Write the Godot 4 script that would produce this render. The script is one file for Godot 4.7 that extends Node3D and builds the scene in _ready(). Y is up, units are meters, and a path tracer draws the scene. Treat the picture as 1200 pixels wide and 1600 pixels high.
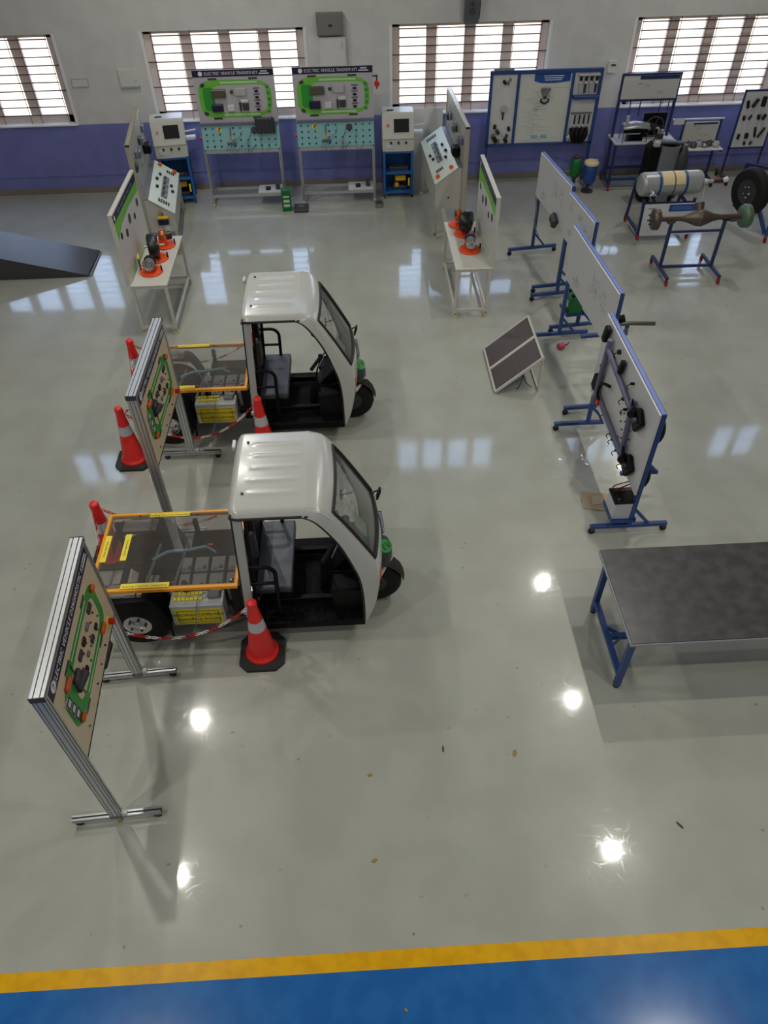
extends Node3D

# ---------------------------------------------------------------- mesh builder
class Mb:
	var v := PackedVector3Array()
	var n := PackedVector3Array()
	var t := PackedVector2Array()
	var ix := PackedInt32Array()
	var xf := Transform3D.IDENTITY

	func vert(p: Vector3, nn: Vector3, uv := Vector2.ZERO) -> int:
		v.append(xf * p)
		n.append((xf.basis * nn).normalized())
		t.append(uv)
		return v.size() - 1

	func tri(a: int, b: int, c: int) -> void:   # a, b, c counter-clockwise seen from outside
		ix.append(a); ix.append(c); ix.append(b)

	func quad(a: Vector3, b: Vector3, c: Vector3, d: Vector3) -> Mb:
		var nn := (b - a).cross(c - a)
		if nn.length_squared() < 1e-14:
			nn = (c - a).cross(d - a)
		nn = nn.normalized()
		var i := vert(a, nn, Vector2(0, 1))
		vert(b, nn, Vector2(1, 1)); vert(c, nn, Vector2(1, 0)); vert(d, nn, Vector2(0, 0))
		tri(i, i + 1, i + 2); tri(i, i + 2, i + 3)
		return self

	func face(a: Vector3, b: Vector3, c: Vector3) -> Mb:
		var nn := (b - a).cross(c - a).normalized()
		var i := vert(a, nn)
		vert(b, nn); vert(c, nn)
		tri(i, i + 1, i + 2)
		return self

	func box(c: Vector3, s: Vector3, bev := 0.0, bs := Basis.IDENTITY) -> Mb:
		var h := s * 0.5
		if bev <= 0.0:
			for ax in 3:
				for sg in [-1.0, 1.0]:
					var u := Vector3.ZERO; var w := Vector3.ZERO; var nn := Vector3.ZERO
					nn[ax] = sg
					u[(ax + 1) % 3] = h[(ax + 1) % 3] * sg
					w[(ax + 2) % 3] = h[(ax + 2) % 3]
					var o := nn * h[ax]
					quad(c + bs * (o - u - w), c + bs * (o + u - w), c + bs * (o + u + w), c + bs * (o - u + w))
			return self
		var b := minf(bev, minf(h.x, minf(h.y, h.z)) * 0.9)
		var g := h - Vector3(b, b, b)
		for ax in 3:
			for sg in [-1.0, 1.0]:
				var o := Vector3.ZERO; o[ax] = h[ax] * sg
				var u := Vector3.ZERO; var w := Vector3.ZERO
				u[(ax + 1) % 3] = g[(ax + 1) % 3] * sg
				w[(ax + 2) % 3] = g[(ax + 2) % 3]
				quad(c + bs * (o - u - w), c + bs * (o + u - w), c + bs * (o + u + w), c + bs * (o - u + w))
		for ax in 3:
			var a1 := (ax + 1) % 3
			var a2 := (ax + 2) % 3
			for s1 in [-1.0, 1.0]:
				for s2 in [-1.0, 1.0]:
					var p := Vector3.ZERO; p[a1] = h[a1] * s1; p[a2] = g[a2] * s2
					var q := Vector3.ZERO; q[a1] = g[a1] * s1; q[a2] = h[a2] * s2
					var l := Vector3.ZERO; l[ax] = g[ax]
					_edge(c, bs, p, q, l)
		for sx in [-1.0, 1.0]:
			for sy in [-1.0, 1.0]:
				for sz in [-1.0, 1.0]:
					var p1 := c + bs * Vector3(h.x * sx, g.y * sy, g.z * sz)
					var p2 := c + bs * Vector3(g.x * sx, h.y * sy, g.z * sz)
					var p3 := c + bs * Vector3(g.x * sx, g.y * sy, h.z * sz)
					if sx * sy * sz > 0.0:
						face(p1, p2, p3)
					else:
						face(p1, p3, p2)
		return self

	func _edge(c: Vector3, bs: Basis, p: Vector3, q: Vector3, l: Vector3) -> Mb:
		var out := bs * (p + q)
		var a := c + bs * (p - l); var b := c + bs * (p + l); var d := c + bs * (q - l); var e := c + bs * (q + l)
		if (b - a).cross(e - a).dot(out) > 0.0:
			quad(a, b, e, d)
		else:
			quad(a, d, e, b)
		return self

	func bar(a: Vector3, b: Vector3, w: float, h: float, bev := 0.0, up := Vector3.UP) -> Mb:
		var d := (b - a).normalized()
		if absf(d.dot(up)) > 0.98:
			up = Vector3.BACK if absf(d.z) < 0.9 else Vector3.RIGHT
		var x := up.cross(d).normalized()
		var y := d.cross(x).normalized()
		return box((a + b) * 0.5, Vector3(w, h, (b - a).length()), bev, Basis(x, y, d))

	func tube(pts: Array, r: float, seg := 8, closed := false) -> Mb:
		var m := pts.size()
		var prev := Vector3.ZERO
		var base := v.size()
		var rings := m + (1 if closed else 0)
		for k in rings:
			var p: Vector3 = pts[k % m]
			var d: Vector3
			if closed:
				d = (pts[(k + 1) % m] - pts[(k - 1 + m) % m])
			else:
				d = (pts[mini(k + 1, m - 1)] - pts[maxi(k - 1, 0)])
			d = d.normalized()
			var x := prev - d * prev.dot(d)
			if prev == Vector3.ZERO or x.length() < 1e-4:
				x = d.cross(Vector3.UP if absf(d.y) < 0.9 else Vector3.RIGHT)
			x = x.normalized()
			prev = x
			var y := d.cross(x)
			for j in seg + 1:
				var a := TAU * j / seg
				var nn := x * cos(a) + y * sin(a)
				vert(p + nn * r, nn, Vector2(float(j) / seg, float(k) / rings))
		for k in rings - 1:
			for j in seg:
				var i0 := base + k * (seg + 1) + j
				var i1 := i0 + seg + 1
				tri(i0, i0 + 1, i1 + 1); tri(i0, i1 + 1, i1)
		if not closed:
			for e in [0, m - 1]:
				var p: Vector3 = pts[e]
				var d: Vector3 = (pts[0] - pts[1]).normalized() if e == 0 else (pts[m - 1] - pts[m - 2]).normalized()
				var c := vert(p, d)
				for j in seg + 1:
					var q := base + (0 if e == 0 else (m - 1) * (seg + 1)) + j
					v.append(v[q]); n.append((xf.basis * d).normalized()); t.append(Vector2.ZERO)
				for j in seg:
					if e == 0:
						tri(c, c + 2 + j, c + 1 + j)
					else:
						tri(c, c + 1 + j, c + 2 + j)
		return self

	func cyl(a: Vector3, b: Vector3, r0: float, r1 := -1.0, seg := 16) -> Mb:
		if r1 < 0.0:
			r1 = r0
		return lathe([Vector2(0, 0), Vector2(r0, 0), Vector2(r0, 0), Vector2(r1, (b - a).length()), Vector2(r1, (b - a).length()), Vector2(0, (b - a).length())], a, b - a, seg)

	# profile of (radius, height) going up along axis; equal neighbouring points make a hard edge
	func lathe(prof: Array, o: Vector3, axis: Vector3, seg := 20) -> Mb:
		var d := axis.normalized()
		var x := d.cross(Vector3.UP if absf(d.y) < 0.9 else Vector3.RIGHT).normalized()
		var y := d.cross(x)
		var groups := []
		var cur := [prof[0]]
		for k in range(1, prof.size()):
			if (prof[k] - prof[k - 1]).length() < 1e-7:
				groups.append(cur); cur = [prof[k]]
			else:
				cur.append(prof[k])
		groups.append(cur)
		for g in groups:
			var m: int = g.size()
			if m < 2:
				continue
			var base := v.size()
			for k in m:
				var dir: Vector2 = (g[mini(k + 1, m - 1)] - g[maxi(k - 1, 0)]).normalized()
				var nr := dir.y; var ny := -dir.x
				for j in seg + 1:
					var a := TAU * j / seg
					var e := x * cos(a) + y * sin(a)
					vert(o + e * g[k].x + d * g[k].y, e * nr + d * ny, Vector2(float(j) / seg, float(k) / (m - 1)))
			for k in m - 1:
				for j in seg:
					var i0 := base + k * (seg + 1) + j
					var i1 := i0 + seg + 1
					tri(i0, i0 + 1, i1 + 1); tri(i0, i1 + 1, i1)
		return self

	# polygon in the local xy plane (counter-clockwise), extruded from z = 0 to z = depth of a frame
	func poly(pts: Array, depth: float, fr := Transform3D.IDENTITY) -> Mb:
		var pp := PackedVector2Array(pts)
		if Geometry2D.is_polygon_clockwise(pp):
			pp.reverse()
		var tr := Geometry2D.triangulate_polygon(pp)
		var fn := fr.basis.z.normalized()
		for side in 2:
			var z := depth if side == 0 else 0.0
			var nn := fn if side == 0 else -fn
			var base := v.size()
			for p in pp:
				vert(fr * Vector3(p.x, p.y, z), nn, p)
			for k in range(0, tr.size(), 3):
				var a := tr[k]; var b := tr[k + 1]; var c := tr[k + 2]
				var ccw := (pp[b] - pp[a]).cross(pp[c] - pp[a]) > 0.0
				if ccw != (side == 0):
					var q := b; b = c; c = q
				tri(base + a, base + b, base + c)
		var m := pp.size()
		for k in m:
			var a := pp[k]; var b := pp[(k + 1) % m]
			quad(fr * Vector3(a.x, a.y, 0), fr * Vector3(b.x, b.y, 0), fr * Vector3(b.x, b.y, depth), fr * Vector3(a.x, a.y, depth))
		return self

	# band between two loops of equal length, extruded along z
	func ring(outer: Array, inner: Array, depth: float, fr := Transform3D.IDENTITY) -> Mb:
		var m := outer.size()
		for k in m:
			var a: Vector2 = outer[k]; var b: Vector2 = outer[(k + 1) % m]
			var c: Vector2 = inner[(k + 1) % m]; var d: Vector2 = inner[k]
			quad(fr * Vector3(a.x, a.y, depth), fr * Vector3(b.x, b.y, depth), fr * Vector3(c.x, c.y, depth), fr * Vector3(d.x, d.y, depth))
			quad(fr * Vector3(a.x, a.y, 0), fr * Vector3(b.x, b.y, 0), fr * Vector3(b.x, b.y, depth), fr * Vector3(a.x, a.y, depth))
			quad(fr * Vector3(c.x, c.y, 0), fr * Vector3(d.x, d.y, 0), fr * Vector3(d.x, d.y, depth), fr * Vector3(c.x, c.y, depth))
		return self

	func sphere(c: Vector3, r: Vector3, seg := 14) -> Mb:
		var base := v.size()
		var rows := seg / 2 + 1
		for i in rows + 1:
			var p := PI * i / rows
			for j in seg + 1:
				var a := TAU * j / seg
				var e := Vector3(sin(p) * cos(a), cos(p), sin(p) * sin(a))
				vert(c + e * r, e / r)
		for i in rows:
			for j in seg:
				var i0 := base + i * (seg + 1) + j
				var i1 := i0 + seg + 1
				tri(i0, i0 + 1, i1 + 1); tri(i0, i1 + 1, i1)
		return self

	# grid of points [row][col], smooth; rows run along u, cols along w, outward = u x w
	func grid(g: Array, flip := false) -> Mb:
		var r := g.size(); var c: int = g[0].size()
		var base := v.size()
		for i in r:
			for j in c:
				var du: Vector3 = g[mini(i + 1, r - 1)][j] - g[maxi(i - 1, 0)][j]
				var dw: Vector3 = g[i][mini(j + 1, c - 1)] - g[i][maxi(j - 1, 0)]
				var nn := du.cross(dw)
				if nn.length() < 1e-9:
					nn = Vector3.UP
				vert(g[i][j], (-nn if flip else nn).normalized(), Vector2(float(j) / (c - 1), float(i) / (r - 1)))
		for i in r - 1:
			for j in c - 1:
				var a := base + i * c + j
				if flip:
					tri(a, a + 1, a + c + 1); tri(a, a + c + 1, a + c)
				else:
					tri(a, a + c, a + c + 1); tri(a, a + c + 1, a + 1)
		return self

	func mesh() -> ArrayMesh:
		var arr := []
		arr.resize(Mesh.ARRAY_MAX)
		arr[Mesh.ARRAY_VERTEX] = v
		arr[Mesh.ARRAY_NORMAL] = n
		arr[Mesh.ARRAY_TEX_UV] = t
		arr[Mesh.ARRAY_INDEX] = ix
		var am := ArrayMesh.new()
		am.add_surface_from_arrays(Mesh.PRIMITIVE_TRIANGLES, arr)
		return am

# ---------------------------------------------------------------- node helpers
var used := {}
var M := {}
var font: SystemFont

func numbered(called: String) -> String:
	if not used.has(called):
		used[called] = 0
		return called
	used[called] += 1
	return "%s_%03d" % [called, used[called]]

func describe(o: Node, label: String, category: String, group := "") -> void:
	o.set_meta("label", label)
	o.set_meta("category", category)
	if group != "":
		o.set_meta("group", group)

func thing(called: String, label: String, category: String, at := Vector3.ZERO, turn := 0.0, group := "") -> Node3D:
	var o := Node3D.new()
	o.name = numbered(called)
	add_child(o)
	o.position = at
	o.rotation.y = deg_to_rad(turn)
	describe(o, label, category, group)
	return o

func copy(src: Node3D, label: String, at: Vector3, turn := 0.0) -> Node3D:
	var o: Node3D = src.duplicate()
	o.name = numbered(String(src.name).rstrip("0123456789").trim_suffix("_"))
	add_child(o)
	o.position = at
	o.rotation.y = deg_to_rad(turn)
	o.set_meta("label", label)
	return o

func part(parent: Node, called: String, b, m: Material, at := Vector3.ZERO, label := "") -> MeshInstance3D:
	var o := MeshInstance3D.new()
	o.name = called
	o.mesh = b.mesh() if b is Mb else b
	o.material_override = m
	o.position = at
	parent.add_child(o, true)
	if label != "":
		o.set_meta("label", label)
	return o

func single(called: String, b, m: Material, label: String, category: String, at := Vector3.ZERO, turn := 0.0, group := "") -> MeshInstance3D:
	var o := MeshInstance3D.new()
	o.name = numbered(called)
	o.mesh = b.mesh() if b is Mb else b
	o.material_override = m
	add_child(o)
	o.position = at
	o.rotation.y = deg_to_rad(turn)
	describe(o, label, category, group)
	return o

func structure(called: String) -> Node3D:
	var o := Node3D.new()
	o.name = called
	add_child(o)
	o.set_meta("kind", "structure")
	return o

func letters(parent: Node, words: String, height: float, m: Material, xf: Transform3D, called := "lettering") -> MeshInstance3D:
	var tm := TextMesh.new()
	tm.text = words
	tm.font = font
	tm.font_size = 24
	tm.pixel_size = height / 17.0
	tm.depth = 0.0015
	tm.curve_step = 2.0
	var o := MeshInstance3D.new()
	o.name = called
	o.mesh = tm
	o.material_override = m
	o.transform = xf
	parent.add_child(o, true)
	return o

func at(p: Vector3, turn_y := 0.0) -> Transform3D:
	return Transform3D(Basis(Vector3.UP, deg_to_rad(turn_y)), p)

# ---------------------------------------------------------------- materials
func mat(key: String, c: Color, rough := 0.5, metal := 0.0, spec := 0.5) -> StandardMaterial3D:
	if M.has(key):
		return M[key]
	var m := StandardMaterial3D.new()
	m.resource_name = key
	m.albedo_color = c
	m.roughness = rough
	m.metallic = metal
	m.metallic_specular = spec
	M[key] = m
	return m

func noise_image(size: int, freq: float, seed_: int, octaves: int, c0: Color, c1: Color, lo := 0.3, hi := 0.7) -> Image:
	var f := FastNoiseLite.new()
	f.seed = seed_
	f.frequency = freq
	f.noise_type = FastNoiseLite.TYPE_SIMPLEX_SMOOTH
	f.fractal_octaves = octaves
	var src := f.get_seamless_image(size, size)
	var im := Image.create(size, size, true, Image.FORMAT_RGB8)
	for y in size:
		for x in size:
			im.set_pixel(x, y, c0.lerp(c1, clampf((src.get_pixel(x, y).r - lo) / (hi - lo), 0, 1)))
	return im

func textured(key: String, im: Image, rough: float, scale: float, metal := 0.0) -> StandardMaterial3D:
	var m := mat(key, Color.WHITE, rough, metal)
	im.generate_mipmaps()
	m.albedo_texture = ImageTexture.create_from_image(im)
	m.uv1_triplanar = true
	m.uv1_world_triplanar = true
	m.uv1_scale = Vector3.ONE * scale
	return m

# faint printed page: rows of short dashes, boxes and small sketches
func page_image(w: int, h: int, seed_: int, paper: Color, ink: Color, rows: int, sketches: int) -> Image:
	var im := Image.create(w, h, true, Image.FORMAT_RGB8)
	im.fill(paper)
	var r := RandomNumberGenerator.new()
	r.seed = seed_
	for k in rows:
		var y := int((k + 1.0) / (rows + 1) * h)
		var x := int(w * r.randf_range(0.06, 0.5))
		var n := r.randi_range(2, 6)
		for j in n:
			var l := r.randi_range(int(w * 0.02), int(w * 0.1))
			im.fill_rect(Rect2i(x, y, l, maxi(1, h / 90)), paper.lerp(ink, r.randf_range(0.25, 0.6)))
			x += l + maxi(2, w / 60)
	for k in sketches:
		var cx := r.randi_range(int(w * 0.12), int(w * 0.88)); var cy := r.randi_range(int(h * 0.15), int(h * 0.85))
		for j in 26:
			var px := cx + int(r.randfn(0, w * 0.035)); var py := cy + int(r.randfn(0, h * 0.05))
			if r.randf() < 0.5:
				im.fill_rect(Rect2i(px, py, r.randi_range(2, w / 18), 1), paper.lerp(ink, r.randf_range(0.3, 0.8)))
			else:
				im.fill_rect(Rect2i(px, py, 1, r.randi_range(2, h / 14)), paper.lerp(ink, r.randf_range(0.3, 0.8)))
	return im

func print_mat(key: String, im: Image) -> StandardMaterial3D:
	var m := mat(key, Color.WHITE, 0.35)
	im.generate_mipmaps()
	m.albedo_texture = ImageTexture.create_from_image(im)
	return m

func glass(key: String, c: Color, a: float, rough := 0.03) -> StandardMaterial3D:
	var m := mat(key, Color(c.r, c.g, c.b, a), rough)
	m.transparency = BaseMaterial3D.TRANSPARENCY_ALPHA
	return m

# ---------------------------------------------------------------- scene
const WALL_Z := -14.75
const LAMP_Y := 6.2
const LAMP_ENERGY := 5.1

func _ready() -> void:
	camera_and_light()
	make_materials()
	room()
	lamps()
	vehicles()
	diagnostic_boards()
	traffic_cones()
	workbench()
	stand_boards()
	motor_tables()
	consoles()
	trainer_kits()
	machines()
	solar_panel()
	ramp()
	right_corner()
	wall_fittings()
	floor_bits()

func camera_and_light() -> void:
	var cam := Camera3D.new()
	cam.name = "camera"
	cam.fov = rad_to_deg(2.0 * atan(800.0 / 1150.0))
	cam.keep_aspect = Camera3D.KEEP_HEIGHT
	cam.near = 0.05
	cam.far = 300.0
	cam.transform = Transform3D(Basis(Vector3.UP, deg_to_rad(-2.0952)) * Basis(Vector3.RIGHT, deg_to_rad(-45.5815)) * Basis(Vector3.BACK, deg_to_rad(-1.1476)), Vector3(0, 5.8, 0))
	add_child(cam)
	cam.current = true

	var sun := DirectionalLight3D.new()
	sun.name = "sun"
	sun.light_color = Color(1.0, 0.95, 0.86)
	sun.light_energy = 1.3
	sun.light_angular_distance = 0.6
	sun.shadow_enabled = true
	add_child(sun)
	sun.look_at_from_position(Vector3(0.5, 0.85, 0.22) * 40.0, Vector3.ZERO)

	var sky_m := ProceduralSkyMaterial.new()
	sky_m.sky_top_color = Color(0.6, 0.7, 0.85)
	sky_m.sky_horizon_color = Color(0.92, 0.93, 0.94)
	sky_m.ground_horizon_color = Color(0.7, 0.66, 0.6)
	sky_m.ground_bottom_color = Color(0.5, 0.46, 0.42)
	sky_m.sky_energy_multiplier = 2.5
	sky_m.sun_angle_max = 8.0
	var sky := Sky.new()
	sky.sky_material = sky_m
	var env := Environment.new()
	env.background_mode = Environment.BG_SKY
	env.sky = sky
	env.tonemap_mode = Environment.TONE_MAPPER_LINEAR
	env.tonemap_exposure = 1.0
	env.sdfgi_enabled = true
	env.ssao_enabled = true
	env.ssil_enabled = true
	var we := WorldEnvironment.new()
	we.name = "environment"
	we.environment = env
	add_child(we)

func make_materials() -> void:
	font = SystemFont.new()
	font.font_names = PackedStringArray(["Droid Sans"])
	# floor: grey-green epoxy, mottled, with scuffs
	var fl := noise_image(512, 0.012, 3, 5, Color(0.655, 0.662, 0.62), Color(0.68, 0.687, 0.648))
	var r := RandomNumberGenerator.new()
	r.seed = 11
	for k in 60:
		var x := r.randi_range(0, 505); var y := r.randi_range(0, 505)
		fl.fill_rect(Rect2i(x, y, r.randi_range(1, 3), r.randi_range(1, 2)), Color(0.5, 0.5, 0.46).lerp(Color(0.66, 0.66, 0.62), r.randf()))
	var gm := textured("grey_epoxy", fl, 1.0, 0.22)
	var ro := noise_image(1024, 0.012, 8, 5, Color(0.055, 0.055, 0.055), Color(0.08, 0.08, 0.08))
	for k in 5000:   # fine scuffs in the coating
		var p := Vector2(r.randf() * 1024, r.randf() * 1024)
		var d := Vector2.from_angle(r.randf() * TAU)
		var bend := r.randf_range(-0.06, 0.06)
		var tone := r.randf_range(0.1, 0.17)
		for j in r.randi_range(4, 20):
			ro.set_pixel(int(p.x) & 1023, int(p.y) & 1023, Color(tone, tone, tone))
			p += d
			d = d.rotated(bend)
	gm.roughness_texture = ImageTexture.create_from_image(ro)
	gm.metallic_specular = 0.5
	gm.clearcoat_enabled = true
	gm.clearcoat = 0.5
	gm.clearcoat_roughness = 0.28
	var yl := textured("yellow_floor_paint", noise_image(256, 0.03, 5, 4, Color(0.87, 0.64, 0.07), Color(0.91, 0.69, 0.09)), 0.22, 0.7)
	yl.metallic_specular = 0.5
	textured("blue_floor_paint", noise_image(256, 0.03, 6, 4, Color(0.13, 0.39, 0.66), Color(0.16, 0.42, 0.69)), 0.2, 0.5)
	textured("white_wall_paint", noise_image(256, 0.02, 7, 4, Color(0.80, 0.80, 0.785), Color(0.82, 0.82, 0.805)), 0.6, 0.4)
	textured("blue_wall_paint", noise_image(256, 0.02, 9, 4, Color(0.45, 0.47, 0.70), Color(0.475, 0.49, 0.73)), 0.4, 0.4)
	mat("skirting", Color(0.5, 0.47, 0.43), 0.35)
	mat("window_frame", Color(0.86, 0.8, 0.77), 0.45)
	mat("sill_white", Color(0.9, 0.9, 0.9), 0.5)
	mat("grill", Color(0.42, 0.29, 0.27), 0.5, 0.1)
	glass("window_glass", Color(0.9, 0.95, 0.97), 0.06)
	mat("outdoor", Color(0.76, 0.65, 0.5), 0.9)
	mat("ceiling_paint", Color(0.5, 0.5, 0.5), 0.8)
	# object materials
	mat("white_gel", Color(0.74, 0.74, 0.72), 0.22, 0.0, 0.6)
	mat("rubber", Color(0.035, 0.035, 0.04), 0.75)
	mat("tyre_brown", Color(0.16, 0.11, 0.08), 0.8)
	mat("black_paint", Color(0.05, 0.05, 0.06), 0.45, 0.0, 0.3)
	mat("black_plastic", Color(0.06, 0.06, 0.07), 0.5, 0.0, 0.3)
	mat("dark_gasket", Color(0.13, 0.115, 0.105), 0.6)
	textured("deck_black", noise_image(256, 0.05, 21, 5, Color(0.06, 0.06, 0.065), Color(0.11, 0.11, 0.118)), 0.5, 1.6)
	M.deck_black.metallic_specular = 0.2
	mat("deck_edge", Color(0.05, 0.05, 0.06), 0.5, 0.0, 0.25)
	mat("chrome", Color(0.85, 0.85, 0.86), 0.12, 1.0)
	mat("steel", Color(0.62, 0.62, 0.62), 0.35, 0.9)
	mat("aluminium", Color(0.76, 0.77, 0.78), 0.34, 0.75)
	mat("post_grey", Color(0.72, 0.72, 0.71), 0.4, 0.1)
	mat("slot_black", Color(0.06, 0.06, 0.07), 0.6)
	mat("yellow_frame", Color(0.95, 0.64, 0.06), 0.35)
	mat("label_yellow", Color(0.93, 0.86, 0.22), 0.5)
	mat("plate_yellow", Color(0.80, 0.73, 0.10), 0.5)
	mat("ink_black", Color(0.06, 0.06, 0.06), 0.6)
	mat("ink_olive", Color(0.32, 0.3, 0.08), 0.6)
	mat("white_ink", Color(0.88, 0.88, 0.9), 0.5)
	glass("acrylic", Color(0.46, 0.44, 0.41), 0.22, 0.04)
	glass("clear_film", Color(0.86, 0.87, 0.88), 0.16, 0.15)
	glass("windscreen", Color(0.45, 0.47, 0.45), 0.24, 0.03)
	glass("plastic_wrap", Color(0.7, 0.74, 0.8), 0.07, 0.3)
	mat("seat_vinyl", Color(0.235, 0.25, 0.29), 0.4)
	mat("battery_grey", Color(0.58, 0.59, 0.6), 0.5)
	mat("box_grey", Color(0.66, 0.67, 0.68), 0.4, 0.2)
	mat("amber", Color(0.85, 0.33, 0.12), 0.25)
	mat("badge_green", Color(0.2, 0.62, 0.28), 0.4)
	mat("hose_blue", Color(0.52, 0.72, 0.8), 0.4)
	mat("red", Color(0.78, 0.12, 0.1), 0.4)
	mat("cone_red", Color(0.9, 0.16, 0.14), 0.42)
	mat("cone_band", Color(0.74, 0.75, 0.76), 0.4)
	mat("cone_base", Color(0.17, 0.17, 0.165), 0.8)
	mat("chain_white", Color(0.9, 0.88, 0.87), 0.5)
	mat("beige_panel", Color(0.82, 0.75, 0.63), 0.4)
	mat("panel_white", Color(0.80, 0.8, 0.8), 0.35)
	mat("panel_grey", Color(0.70, 0.69, 0.71), 0.4)
	mat("navy", Color(0.1, 0.09, 0.22), 0.4)
	mat("print_green", Color(0.18, 0.58, 0.22), 0.4)
	mat("print_lime", Color(0.42, 0.72, 0.24), 0.4)
	mat("print_pale", Color(0.72, 0.82, 0.68), 0.4)
	mat("lamp_orange", Color(0.82, 0.32, 0.08), 0.3)
	mat("dark_grey", Color(0.22, 0.22, 0.24), 0.5)
	mat("mid_grey", Color(0.45, 0.45, 0.46), 0.5)
	mat("light_grey", Color(0.68, 0.68, 0.68), 0.5)
	mat("olive_metal", Color(0.36, 0.37, 0.31), 0.4, 0.4)
	mat("stand_blue", Color(0.15, 0.27, 0.5), 0.38)
	mat("stand_navy", Color(0.14, 0.19, 0.36), 0.4)
	mat("edge_blue", Color(0.4, 0.48, 0.74), 0.4)
	mat("loom_grey", Color(0.40, 0.40, 0.50), 0.45)
	mat("caster_black", Color(0.09, 0.085, 0.08), 0.6)
	mat("caster_red", Color(0.62, 0.13, 0.1), 0.5)
	mat("battery_white", Color(0.78, 0.78, 0.8), 0.4)
	mat("battery_green", Color(0.06, 0.4, 0.18), 0.35)
	textured("bench_top", noise_image(256, 0.03, 31, 5, Color(0.25, 0.24, 0.245), Color(0.31, 0.3, 0.305), 0.2, 0.8), 0.3, 0.7)
	mat("bench_edge", Color(0.62, 0.63, 0.66), 0.4, 0.3)
	mat("table_frame", Color(0.78, 0.77, 0.74), 0.45)
	mat("table_top", Color(0.80, 0.79, 0.75), 0.35)
	mat("motor_orange", Color(0.93, 0.32, 0.1), 0.45)
	mat("motor_black", Color(0.1, 0.1, 0.12), 0.35)
	mat("copper", Color(0.72, 0.4, 0.22), 0.35, 0.6)
	mat("profile_beige", Color(0.75, 0.73, 0.66), 0.4, 0.4)
	mat("console_grey", Color(0.70, 0.69, 0.66), 0.45)
	mat("console_face", Color(0.80, 0.84, 0.78), 0.4)
	mat("teal_panel", Color(0.5, 0.7, 0.715), 0.4)
	mat("machine_beige", Color(0.76, 0.76, 0.73), 0.45)
	mat("machine_blue", Color(0.14, 0.37, 0.62), 0.4)
	mat("screen_black", Color(0.17, 0.16, 0.175), 0.5, 0.0, 0.2)
	mat("yellow_part", Color(0.86, 0.66, 0.1), 0.4)
	mat("solar_cell", Color(0.33, 0.295, 0.285), 0.3)
	mat("solar_line", Color(0.36, 0.335, 0.33), 0.35)
	mat("ramp_steel", Color(0.19, 0.19, 0.2), 0.36, 0.0, 0.7)
	mat("cardboard", Color(0.68, 0.6, 0.5), 0.8)
	mat("gas_silver", Color(0.66, 0.67, 0.67), 0.35, 0.35)
	mat("cream", Color(0.86, 0.78, 0.6), 0.5)
	mat("rust_brown", Color(0.36, 0.31, 0.28), 0.4, 0.5)
	mat("hub_green", Color(0.36, 0.45, 0.37), 0.4, 0.3)
	mat("hose_dark_red", Color(0.35, 0.12, 0.13), 0.5)
	mat("gloss_grey", Color(0.45, 0.46, 0.48), 0.25)
	mat("title_blue", Color(0.13, 0.3, 0.58), 0.4)
	mat("tank_blue", Color(0.12, 0.27, 0.52), 0.35)
	mat("leaf", Color(0.62, 0.5, 0.2), 0.8)
	mat("leaf_dark", Color(0.3, 0.27, 0.16), 0.8)
	mat("fitting_white", Color(0.82, 0.82, 0.8), 0.5)
	mat("fitting_grey", Color(0.47, 0.47, 0.46), 0.5)
	print_mat("page_big", page_image(192, 256, 4, Color(0.80, 0.81, 0.78), Color(0.4, 0.42, 0.42), 34, 2))
	print_mat("page_sketch", page_image(256, 160, 5, Color(0.79, 0.79, 0.79), Color(0.3, 0.3, 0.32), 0, 7))
	print_mat("page_sketch_b", page_image(256, 160, 15, Color(0.79, 0.79, 0.79), Color(0.3, 0.3, 0.32), 0, 9))
	print_mat("page_small", page_image(160, 96, 6, Color(0.76, 0.76, 0.74), Color(0.4, 0.4, 0.42), 9, 3))
	print_mat("page_console", page_image(192, 128, 16, Color(0.66, 0.67, 0.65), Color(0.2, 0.2, 0.23), 8, 9))

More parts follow.
